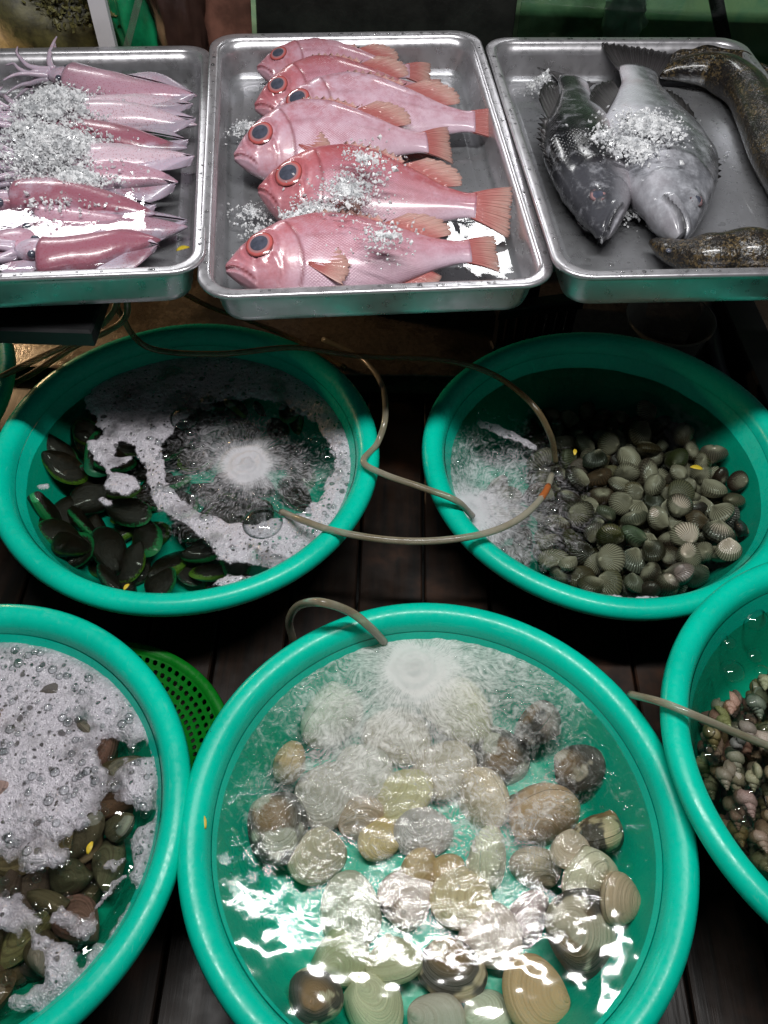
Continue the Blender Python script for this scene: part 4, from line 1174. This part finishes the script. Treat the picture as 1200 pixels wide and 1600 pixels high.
# ------------------------------------------------------------------ eel
def make_eel():
    pts = [(1026, 116, .022), (1070, 108, .028), (1120, 112, .030), (1165, 140, .031), (1188, 185, .031), (1208, 235, .031), (1240, 290, .031), (1262, 335, .036), (1275, 385, .036), (1225, 405, .036), (1165, 398, .036), (1110, 402, .034), (1060, 396, .028), (1018, 378, .020)]
    path = spline([tp('R', x, y, h) for x, y, h in pts], 10)
    def rad(t):
        return .031 * min(1, (t / .22) ** .7 + .15) * (1 + .06 * math.sin(t * 60) * (t > .5)) * (1 if t < .80 else max(.16, 1 - ((t - .80) / .20) ** 1.5 * .84))
    v, f = tube(path, rad, 20, True, .92)
    o = empty('eel'); tag(o, 'brown speckled eel curled along the right of the tray', 'eel')
    obj('body', v, f, M['eel'], o)
    # ridge fin along the back
    base = []; tip = []
    for i in range(2, 95):
        p = path[i]; t = (path[i + 1] - path[i - 1]).normalized(); side = t.cross(Vector((0, 0, 1))).normalized()
        r = rad(i / (len(path) - 1)); up = (Vector((0, 0, .55)) - side * .75).normalized()
        base.append(p + up * r * .93); tip.append(p + up * (r + .010 + .002 * math.sin(i * .9)))
    fin(o, 'back_fin', base, tip, M['eel'], m=3, thick=.0012, wav=0)
    hp = path[-10]; t = (path[-1] - path[-12]).normalized(); sd = t.cross(Vector((0, 0, 1))).normalized()
    for s in (1, -1):
        v, f = dome(0, 0, 0, .0035, .8, 12, 5); e_ = obj('eye', v, f, M['pupil'], o)
        e_.location = hp + Vector((0, 0, .5)) * .022 * .75 + sd * s * .015
make_eel()

# ------------------------------------------------------------------ squid
def make_squid(head, tip_, h, rad, col, roll, lab, arms=10, seed=0, fins=True, armlen=.09):
    rr = random.Random(seed); mw, L = frame('L', head, tip_, h, roll)
    o = empty('squid', mw); tag(o, lab, 'squid', 'squid in the left tray')
    nu, nv = 40, 24; V = []; F = []; T = []
    for i in range(nu + 1):
        u = i / nu
        r = 1.14 * rad * (1.0 - .10 * (1 - u) ** 2) * (1 - max(0, (u - .35) / .65) ** 1.7) ** .9 * (1 + .06 * math.sin(u * 9 + seed)) + .0012
        if i == 0: r *= .86
        for j in range(nv):
            a = 2 * math.pi * j / nv
            V.append((u * L, r * math.cos(a) * (1 + .06 * math.sin(u * 15 + a * 2 + seed)) + .015 * math.sin(u * 3.2 + seed * 1.7), r * .72 * math.sin(a))); T.append(.5 + .5 * math.sin(a) * .9 + .12 * math.cos(a))
    for i in range(nu):
        for j in range(nv):
            k = (j + 1) % nv; F.append((i * nv + j, (i + 1) * nv + j, (i + 1) * nv + k, i * nv + k))
    F.append(tuple(range(nv))); F.append(tuple(nu * nv + j for j in range(nv - 1, -1, -1)))
    b = obj('mantle', V, F, M['squid'], o, attrs={'top': T}); b.color = (*col, 1)
    if fins:
        for s in (1, -1):
            V = []; F = []; T = []; n, m = 26, 8
            for sd in (1, -1):
                for i in range(n):
                    q = i / (n - 1); u = .42 + .58 * q
                    wd = rad * 1.0 * math.sin(math.pi * min(1, q * .96 + .03)) ** .7
                    r0 = rad * (1 - max(0, (u - .35) / .65) ** 1.7) ** .9 * .8
                    for j in range(m + 1):
                        w = j / m
                        V.append((u * L - .004 * w, s * (r0 + wd * w) , .004 - .006 * w * w + .003 * math.sin(q * 7 + seed) * w + sd * (.0016 * (1 - w * .6)))); T.append(.28 - .25 * w)
            k = n * (m + 1)
            for i in range(n - 1):
                for j in range(m):
                    a = i * (m + 1) + j; q1 = (a, a + m + 1, a + m + 2, a + 1); q2 = tuple(reversed([k + t for t in q1]))
                    F.append(q1); F.append(q2)
                a = i * (m + 1) + m; F.append((a, a + m + 1, k + a + m + 1, k + a))
            ff = obj('fin', V, F, M['squid'], o, attrs={'top': T}); ff.color = (*col, 1)
    # head
    V = []; F = []; T = []
    for i in range(13):
        u = i / 12; r = rad * .62 * math.sin(math.pi * (.12 + .80 * u)) ** .6
        for j in range(16):
            a = 2 * math.pi * j / 16; V.append((.012 - u * .042, r * math.cos(a), r * .8 * math.sin(a))); T.append(.35 + .25 * math.sin(a))
    for i in range(12):
        for j in range(16):
            k = (j + 1) % 16; F.append((i * 16 + j, i * 16 + k, (i + 1) * 16 + k, (i + 1) * 16 + j))
    F.append(tuple(range(15, -1, -1))); F.append(tuple(12 * 16 + j for j in range(16)))
    hd = obj('head', V, F, M['squid'], o, attrs={'top': T}); hd.color = (*col, 1)
    for s in (1, -1):
        v, f = dome(0, 0, 0, .0052, .9, 12, 5); e_ = obj('eye', v, f, M['pupil'], hd); e_.matrix_local = Matrix.Translation((-.008, s * rad * .50, rad * .22)) @ Matrix.Rotation(-s * R(60), 4, 'X')
    for k in range(arms):
        a = 2 * math.pi * k / arms; y0 = rad * .34 * math.cos(a); z0 = rad * .26 * math.sin(a)
        ln = armlen * rr.uniform(.7, 1.3); pts = [Vector((-.028, y0, z0))]; dy = rr.uniform(-.5, .5); d = Vector((-1, dy + math.cos(a) * .4, .15 * math.sin(a)))
        for s in range(5):
            d = (d + Vector((rr.uniform(-.2, .35), rr.uniform(-.7, .7), rr.uniform(-.35, .25)))).normalized(); q = pts[-1] + d * ln / 5; q.z = max(-h * .6, min(.02, q.z)); pts.append(q)
        v, f = tube(spline(pts, 5), lambda t: .0052 * (1 - .78 * t), 8)
        ar = obj('arm', v, f, M['squid'], o, attrs={'top': [.12] * len(v)}); ar.color = (*col, 1)
DARK, MID, PALE = (.27, .075, .11), (.45, .25, .32), (.60, .46, .53)
SQ = [((108, 122), (306, 152), .036, .027, MID, 8, 'long squid at the back with curled white arms', True), ((70, 178), (302, 168), .032, .026, PALE, -8, 'pale squid with wide fins, second from the back'),
      ((62, 196), (308, 190), .034, .024, PALE, 10, 'pinkish squid just behind the dark one'), ((75, 208), (296, 224), .032, .025, DARK, 0, 'dark wine red squid next to the ice mound'),
      ((60, 250), (303, 250), .036, .028, PALE, -6, 'pale squid in the middle, right of the ice'), ((75, 282), (276, 292), .032, .025, MID, 6, 'squid with a pointed pale tip, below the middle one'),
      ((18, 316), (246, 326), .034, .027, DARK, -4, 'reddish squid just behind the white reflection'), ((58, 352), (294, 350), .022, .026, MID, 0, 'squid lying under the white reflection'), ((66, 392), (250, 388), .034, .026, DARK, 6, 'dark red squid nearest the viewer'),
      ((-40, 398), (90, 402), .026, .026, MID, 0, 'squid in the near left corner of the tray')]
for i, q in enumerate(SQ): make_squid(q[0], q[1], q[2], q[3], q[4], q[5], q[6], seed=50 + i, armlen=.07 if i == 0 else .11)

# ------------------------------------------------------------------ ice
def chips(lst, label, mounds=()):
    v = []; f = []
    for key, px, py, rpx, h0, hh in mounds:                        # packed slush under the loose chips
        c = tp(key, px, py, h0); T = TRAYS[key]; r = rpx * (c - CO).dot(_fw) / FPX; b = len(v); n1, n2 = 26, 48
        for i in range(n1 + 1):
            for j in range(n2):
                q = i / n1; a = 6.2832 * j / n2; qq = q * (1 + .22 * noise.noise((math.cos(a) * 2, math.sin(a) * 2, px)))
                z = hh * math.exp(-(q / .55) ** 2) * .92 + .004 * noise.noise((q * 6 * math.cos(a), q * 6 * math.sin(a), px)) + .003 * noise.noise((q * 19 * math.cos(a), q * 19 * math.sin(a), 3)) - .012 * q ** 3
                v.append(c + T['ex'] * (r * qq * math.cos(a)) + T['ey'] * (r * qq * math.sin(a)) + T['ez'] * z)
        for i in range(n1):
            for j in range(n2): f.append((b + i * n2 + j, b + (i + 1) * n2 + j, b + (i + 1) * n2 + (j + 1) % n2, b + i * n2 + (j + 1) % n2))
    for p, s in lst:
        E_ = Euler((rnd.random() * 6, rnd.random() * 6, rnd.random() * 6)).to_matrix(); sx, sy, sz = s * rnd.uniform(.6, 1.3), s * rnd.uniform(.5, 1.2), s * rnd.uniform(.4, 1.0)
        b = len(v)
        for q in ((1, 0, 0), (-1, 0, 0), (0, 1, 0), (0, -1, 0), (0, 0, 1), (0, 0, -1)):
            v.append(Vector(p) + E_ @ Vector((q[0] * sx + rnd.uniform(-.3, .3) * s, q[1] * sy + rnd.uniform(-.3, .3) * s, q[2] * sz)))
        for q in ((0, 2, 4), (2, 1, 4), (1, 3, 4), (3, 0, 4), (2, 0, 5), (1, 2, 5), (3, 1, 5), (0, 3, 5)): f.append(tuple(b + t for t in q))
    return tag(obj('crushed_ice', v, f, M['ice'], smooth=False), label, 'ice', kind='stuff')
def heap(key, px, py, rpx, h0, hh, n, smin=.0009, smax=.0026):
    c = tp(key, px, py, h0); T = TRAYS[key]; r = rpx * (c - CO).dot(_fw) / FPX; out = []
    for _ in range(n):
        a = rnd.random() * 6.283; q = abs(rnd.gauss(0, .48)); z = hh * math.exp(-(q / .55) ** 2) * (.80 + .22 * rnd.random())
        out.append((c + T['ex'] * (r * q * math.cos(a)) + T['ey'] * (r * q * math.sin(a)) + T['ez'] * z, rnd.uniform(smin, smax) if rnd.random() > .06 else rnd.uniform(smax, smax * 1.9)))
    return out
chips(heap('L', 88, 172, 75, .048, .028, 5200, .0009, .0030) + heap('L', 88, 242, 85, .052, .034, 6800, .0009, .0030) + heap('L', 110, 285, 80, .046, .010, 2200, .0012, .003) + heap('L', 40, 215, 60, .040, .018, 900), 'two mounds of crushed ice on the squid', [('L', 88, 172, 62, .044, .028), ('L', 88, 242, 72, .048, .034)])
chips(heap('M', 500, 338, 60, .060, .006, 900) + heap('M', 545, 300, 70, .083, .004, 900) + heap('M', 470, 352, 50, .052, .010, 900) + heap('M', 570, 250, 60, .100, .003, 300) + heap('M', 385, 205, 32, .016, .010, 500) + heap('M', 600, 372, 70, .085, .003, 300) + heap('M', 395, 335, 40, .012, .005, 220) + heap('M', 410, 365, 60, .012, .004, 180), 'crushed ice scattered over the red fish')
chips(heap('R', 1012, 200, 62, .082, .010, 2400) + heap('R', 990, 232, 46, .078, .008, 1200) + heap('R', 945, 215, 40, .078, .003, 300) + heap('R', 990, 335, 42, .012, .006, 240), 'crushed ice on the flank of the pale grey fish', [('R', 1010, 205, 50, .076, .010)])
chips(heap('R', 852, 138, 34, .014, .022, 700), 'lump of ice in the far left corner of the right tray')

# ------------------------------------------------------------------ hoses
def hose(pts, r, mat, label, k=10, tip=None):
    path = spline([at(px, py, z) for px, py, z in pts], k)
    v, f = tube(path, r, 12, True); o = obj('hose', v, f, mat)
    tag(o, label, 'hose', 'clear air hoses between the basins')
    if tip:
        n = len(path); i0 = int(n * tip[0]); i1 = int(n * tip[1]); v, f = tube(path[i0:i1], r * 1.03, 12, True); obj('stained_sleeve', v, f, M['hose_tip'], o)
    return o
zr = ZR + .006
hose([(178, 450, .30), (188, 490, .24), (232, 543, ZR + .03), (340, 553, ZR + .03), (460, 543, ZR + .015), (560, 556, .15), (690, 562, .16), (770, 585, ZR + .02), (830, 630, ZR + .03), (860, 680, ZR + .0), (868, 722, ZR - .045)], .0042, M['hose_brown'], 'long brownish hose from under the trays into the cockle basin')
hose([(505, 530, .10), (565, 560, .11), (596, 600, .13), (602, 650, .15), (590, 692, ZR), (568, 721, ZR + .010), (600, 741, ZR + .012), (660, 762, ZR + .014), (712, 782, ZR + .010), (738, 806, ZR - .035)], .0042, M['hose'], 'sharply kinked hose between the mussel and cockle basins')
hose([(440, 800, ZR - .040), (470, 812, ZR - .008), (520, 829, ZR + .007), (600, 843, ZR + .012), (680, 845, ZR + .014), (760, 833, ZR + .012), (815, 808, ZR + .004), (850, 772, ZR - .015), (862, 742, ZR - .040)], .0044, M['hose'], 'curved clear hose bridging the two middle basins', tip=(.84, .93))
hose([(458, 1000, .06), (452, 970, .10), (466, 947, .14), (500, 941, .19), (545, 955, ZR + .03), (578, 980, ZR + .010), (600, 1003, ZR - .028)], .0048, M['hose'], 'short arched hose feeding the front basin')
hose([(985, 1085, .13), (1035, 1098, ZR + .036), (1090, 1120, ZR + .042), (1150, 1145, ZR + .02), (1230, 1178, ZR - .02)], .0042, M['hose'], 'straight hose lying over the rim of the snail basin')
hose([(-30, 604, .12), (60, 560, .16), (140, 520, .20), (175, 490, .25), (184, 462, .29), (182, 445, .31)], .0044, M['hose_brown'], 'brown hose rising from the left edge to the tray stand')
hose([(-30, 622, .08), (40, 590, .11), (110, 545, .16), (170, 516, .20), (196, 495, .25), (198, 468, .29), (190, 445, .31)], .0044, M['hose_brown'], 'second brown hose looping beside the first')
hose([(280, 455, .12), (330, 480, .08), (400, 505, .06), (470, 535, .05), (540, 575, .05)], .0042, M['hose_brown'], 'dull hose lying behind the mussel basin')

# ------------------------------------------------------------------ leaf bits
def leaf(px, py, z, ln, ang, label, col='leaf'):
    p = at(px, py, z); v = []; f = []
    for i in range(7):
        q = i / 6; w = ln * .22 * math.sin(math.pi * (.08 + .86 * q))
        for s in (-1, 0, 1): v.append(((q - .5) * ln, s * w, .0012 * abs(s) + .002 * math.sin(q * 3)))
    for i in range(6):
        for s in range(2): a = i * 3 + s; f.append((a, a + 3, a + 4, a + 1))
    o = obj('leaf', v, f, M['leaf']); o.location = p; o.rotation_euler = (0, 0, R(ang))
    md = o.modifiers.new('thick', 'SOLIDIFY'); md.thickness = .0006
    tag(o, label, 'leaf', 'yellow leaf bits')
leaf(317, 1283, ZR - .008, .016, 115, 'orange leaf stuck on the rim of the front basin')
leaf(408, 1081, ZR - .022, .010, 60, 'tiny leaf on the back left wall of the front basin')
leaf(898, 707, wC + .003, .011, 80, 'short yellow leaf beside the hose ends in the cockle basin')
leaf(1088, 732, wC + .003, .017, 170, 'long yellow leaf at the right of the cockle basin')
leaf(141, 1325, wW + .010, .012, 80, 'yellow leaf floating in the foam of the left basin')
leaf(198, 918, wL + .003, .010, 60, 'pale leaf by the near wall of the mussel basin')
p = tp('L', 286, 390, .027); leaf(286, 390, p.z, .016, 25, 'green yellow leaf in the corner of the squid tray')

# ------------------------------------------------------------------ things behind and under the trays
def rock(name, c, s, mat, label, n=60, fronds=0, cat='rock'):
    c = Vector(c); v = []; f = []
    for j in range(n // 2 + 1):
        ph = math.pi * j / (n // 2)
        for i in range(n):
            th = 2 * math.pi * i / n; d = Vector((math.sin(ph) * math.cos(th), math.sin(ph) * math.sin(th), math.cos(ph)))
            k = 1 + .28 * noise.noise(d * 2.2 + c * 3) + .16 * noise.noise(d * 6 + c) + .07 * noise.noise(d * 16)
            v.append((d.x * s[0] * k, d.y * s[1] * k, d.z * s[2] * k))
    for j in range(n // 2):
        for i in range(n): f.append((j * n + i, (j + 1) * n + i, (j + 1) * n + (i + 1) % n, j * n + (i + 1) % n))
    o = obj(name, v, f, mat); o.location = c; tag(o, label, cat)
    if fronds:
        V = []; F = []
        for _ in range(fronds):
            d = Vector((rnd.gauss(0, 1), -abs(rnd.gauss(0, 1)), abs(rnd.gauss(0, .8)))).normalized(); k = 1.0 + rnd.uniform(-.08, .15)
            p = Vector((d.x * s[0] * k, d.y * s[1] * k, d.z * s[2] * k)); sz = rnd.uniform(.002, .0055); e = Euler((rnd.random() * 6, rnd.random() * 6, rnd.random() * 6)).to_matrix(); b = len(V)
            for q in ((-1, -.5, 0), (0, -.8, .2), (1, -.3, 0), (.8, .5, .3), (0, .9, 0), (-.8, .5, .2)): V.append(p + e @ (Vector(q) * sz))
            F.append((b, b + 1, b + 2)); F.append((b, b + 2, b + 3)); F.append((b, b + 3, b + 4)); F.append((b, b + 4, b + 5))
        obj('algae', V, F, M['leafy'], o, smooth=False)['kind'] = 'stuff'
    return o
def back(px, py, y):                 # point on the vertical plane at depth y
    d = ray(px, py); t = y / d.y; return CO + d * t
YB = 1.42
zs_ = .22
mb = MB(); mb.box((0, YB + .35, zs_ - .02), (3.6, .72, .04), None, .003)
tag(mb.build('rear_shelf', M['darkrock']), 'dark shelf behind the trays', 'shelf')
p = back(60, 40, YB + .1); rock('mossy_rock', (p.x - .03, YB + .13, zs_ + .15), (.30, .13, .20), M['rock'], 'rock covered in yellow green algae behind the squid tray', fronds=9000)
def strip(name, pxs, y, w, d, mat, label, cat):
    (x1, y1), (x2, y2) = pxs; a = back(x1, y1, y); b = back(x2, y2, y)
    t = (a - b).normalized(); mb = MB(); L = (a - b).length + .16
    zz = t; xx = Vector((1, 0, 0)); xx = (xx - zz * xx.dot(zz)).normalized(); yy = zz.cross(xx)
    mb.box((0, 0, 0), (w, d, L), None, .0015)
    o = mb.build(name, mat); o.matrix_world = Matrix(((xx.x, yy.x, zz.x, (a.x + b.x) / 2), (xx.y, yy.y, zz.y, (a.y + b.y) / 2), (xx.z, yy.z, zz.z, (a.z + b.z) / 2), (0, 0, 0, 1)))
    tag(o, label, cat)
strip('white_strip', ((152, 0), (168, 66)), YB - .02, .026, .012, M['white_plastic'], 'white plastic strip standing behind the squid tray', 'strip')
strip('clear_strip', ((217, 0), (200, 66)), YB - .03, .010, .006, M['clear'], 'thin clear strip leaning beside the white one', 'strip')
strip('green_strip', ((396, 0), (398, 48)), YB - .03, .007, .008, M['tankgreen'], 'thin green edge strip behind the red fish tray', 'strip')
p = back(222, 40, YB + .06); rock('plastic_bag', (p.x, YB + .05, zs_ + .16), (.050, .045, .20), M['bag'], 'crumpled green plastic bag behind the squid tray', cat='bag')
p = back(278, 20, YB + .04); rock('clay_pot', (p.x, YB + .03, zs_ + .20), (.046, .04, .16), M['pot'], 'dark brown rounded pot beside the green bag', cat='pot')
p = back(345, 20, YB + .05); mb = MB(); mb.box((p.x, YB + .05, zs_ + .16), (.135, .02, .34), None, .003); tag(mb.build('wooden_board', M['rust_board']), 'red brown board behind the gap between trays', 'board')
a = back(405, 20, YB + .1).x; b = back(800, 20, YB + .1).x
mb = MB(); mb.box(((a + b) / 2, YB + .15, zs_ + .15), (b - a - .01, .26, .31), None, .02); tag(mb.build('black_tub', M['darkrock']), 'black tub behind the red fish tray', 'tub')
c = back(1190, 20, YB + .1).x
tk = empty('glass_tank', Matrix.Translation(((b + c + .5) / 2, YB + .2, zs_))); tag(tk, 'green glass fish tank behind the right tray', 'tank')
W_ = c + .5 - b
mb = MB(); mb.box((0, -.06, .15), (W_ - .02, .012, .30), None); mb.build('back_wall', M['tankgreen'], tk)
mb = MB(); mb.box((0, -.02, .03), (W_ - .02, .26, .02), None); mb.build('tank_bottom', M['tankgreen'], tk)
mb = MB(); mb.box((0, -.20, .15), (W_, .006, .31), None, .001); mb.build('front_pane', M['glass'], tk)
pp = back(1090, 30, YB - .01); mb = MB(); mb.box((pp.x + .05 - tk.location.x, -.19, .17), (.02, .01, .34), Matrix.Rotation(R(-28), 3, 'Y'), .002); mb.build('tank_bar', M['painted_frame'], tk)
pp = back(975, 30, YB + .1); rock('light_patch', (pp.x, YB + .105, zs_ + .145), (.034, .02, .055), M['pale_green'], 'pale light patch shaped as a lump inside the green tank', n=40, cat='light patch')  # light patch of the tank, put in as a pale lump

# black slotted crate, clear tub, pipe and bar on the concrete behind the cockle basin
p = at(822, 505, .09); cr = empty('slotted_crate', Matrix.Translation((p.x, p.y + .02, 0)) @ Matrix.Rotation(R(14), 4, 'Z')); tag(cr, 'black slotted plastic crate behind the cockle basin', 'crate')
mb = MB(); mb.box((.02, 0, .105), (.14, .025, .02), None, .003); mb.build('top_rail', M['black'], cr)
mb = MB(); mb.box((.02, 0, .03), (.14, .022, .018), None, .003); mb.build('bottom_rail', M['black'], cr)
for i in range(8):
    mb = MB(); mb.box((-.042 + i * .0175, 0, .067), (.007, .016, .064), None, .001); mb.build('slat', M['black'], cr)
p = at(1042, 520, .075); v, f = lathe([(.052, .0), (.054, .002), (.066, .072), (.069, .074), (.070, .078), (.067, .079), (.064, .074), (.052, .005)], 64)
o = obj('clear_tub', v, f, M['clear']); o.location = (p.x, p.y + .005, .025); tag(o, 'clear plastic tub standing behind the cockle basin', 'tub')
path = spline([at(1104, 470, .05), at(1114, 520, .05), at(1124, 575, .05), at(1150, 640, .045)], 8); v, f = tube(path, .011, 14); tag(obj('grey_pipe', v, f, M['pipe']), 'grey pipe lying on the concrete at the right', 'pipe')
a = at(1135, 470, .06); b = at(1235, 700, .06); d = (b - a); mb = MB(); mb.box((0, 0, 0), (.055, d.length, .06), None, .003); o = mb.build('black_bar', M['painted_frame']); o.location = (a + b) / 2; o.rotation_euler = (0, 0, math.atan2(-d.x, d.y)); tag(o, 'thick black bar on the ground at the right edge', 'bar')

# ------------------------------------------------------------------ water drops on the steel
def m_drop():
    t = NT('water_drop')
    fr = t.n('Fresnel', {'IOR': 1.5})
    return t.done(t.mixs(t.math('ADD', t.math('MULTIPLY', fr, 1.1), .02, True), t.n('BsdfTransparent', {'Color': (.82, .82, .82)}), t.n('BsdfGlossy', {'Roughness': .03})))
M['drop'] = m_drop()
def drops(key, n, label):
    T = TRAYS[key]; v = []; f = []
    for _ in range(n):
        r = .0008 + .0032 * rnd.random() ** 3
        k = rnd.random()
        if k < .55:                                                # pan floor
            x = rnd.uniform(-T['hx'] + .05, T['hx'] - .05); y = rnd.uniform(-T['hy'] + .05, T['hy'] - .05); z = -TD + .0108
        else:                                                      # flat of the rim
            w = rnd.uniform(.006, .0095)
            if rnd.random() < .5: x = rnd.uniform(-T['hx'] + .05, T['hx'] - .05); y = rnd.choice((-1, 1)) * (T['hy'] - w)
            else: y = rnd.uniform(-T['hy'] + .05, T['hy'] - .05); x = rnd.choice((-1, 1)) * (T['hx'] - w)
            z = -.0006; r *= .7
        a, b = dome(x, y, z, r, .5, 10, 4); q = len(v); v += a; f += [tuple(i + q for i in t) for t in b]
    tag(link('water_drops', mkmesh('water_drops', v, f, M['drop']), None, T['mw'].copy()), label, 'water drops', kind='stuff')
drops('M', 420, 'water drops on the rim and floor of the middle tray')
drops('L', 200, 'water drops on the rim of the squid tray')
drops('R', 420, 'water drops on the rim and floor of the right tray')
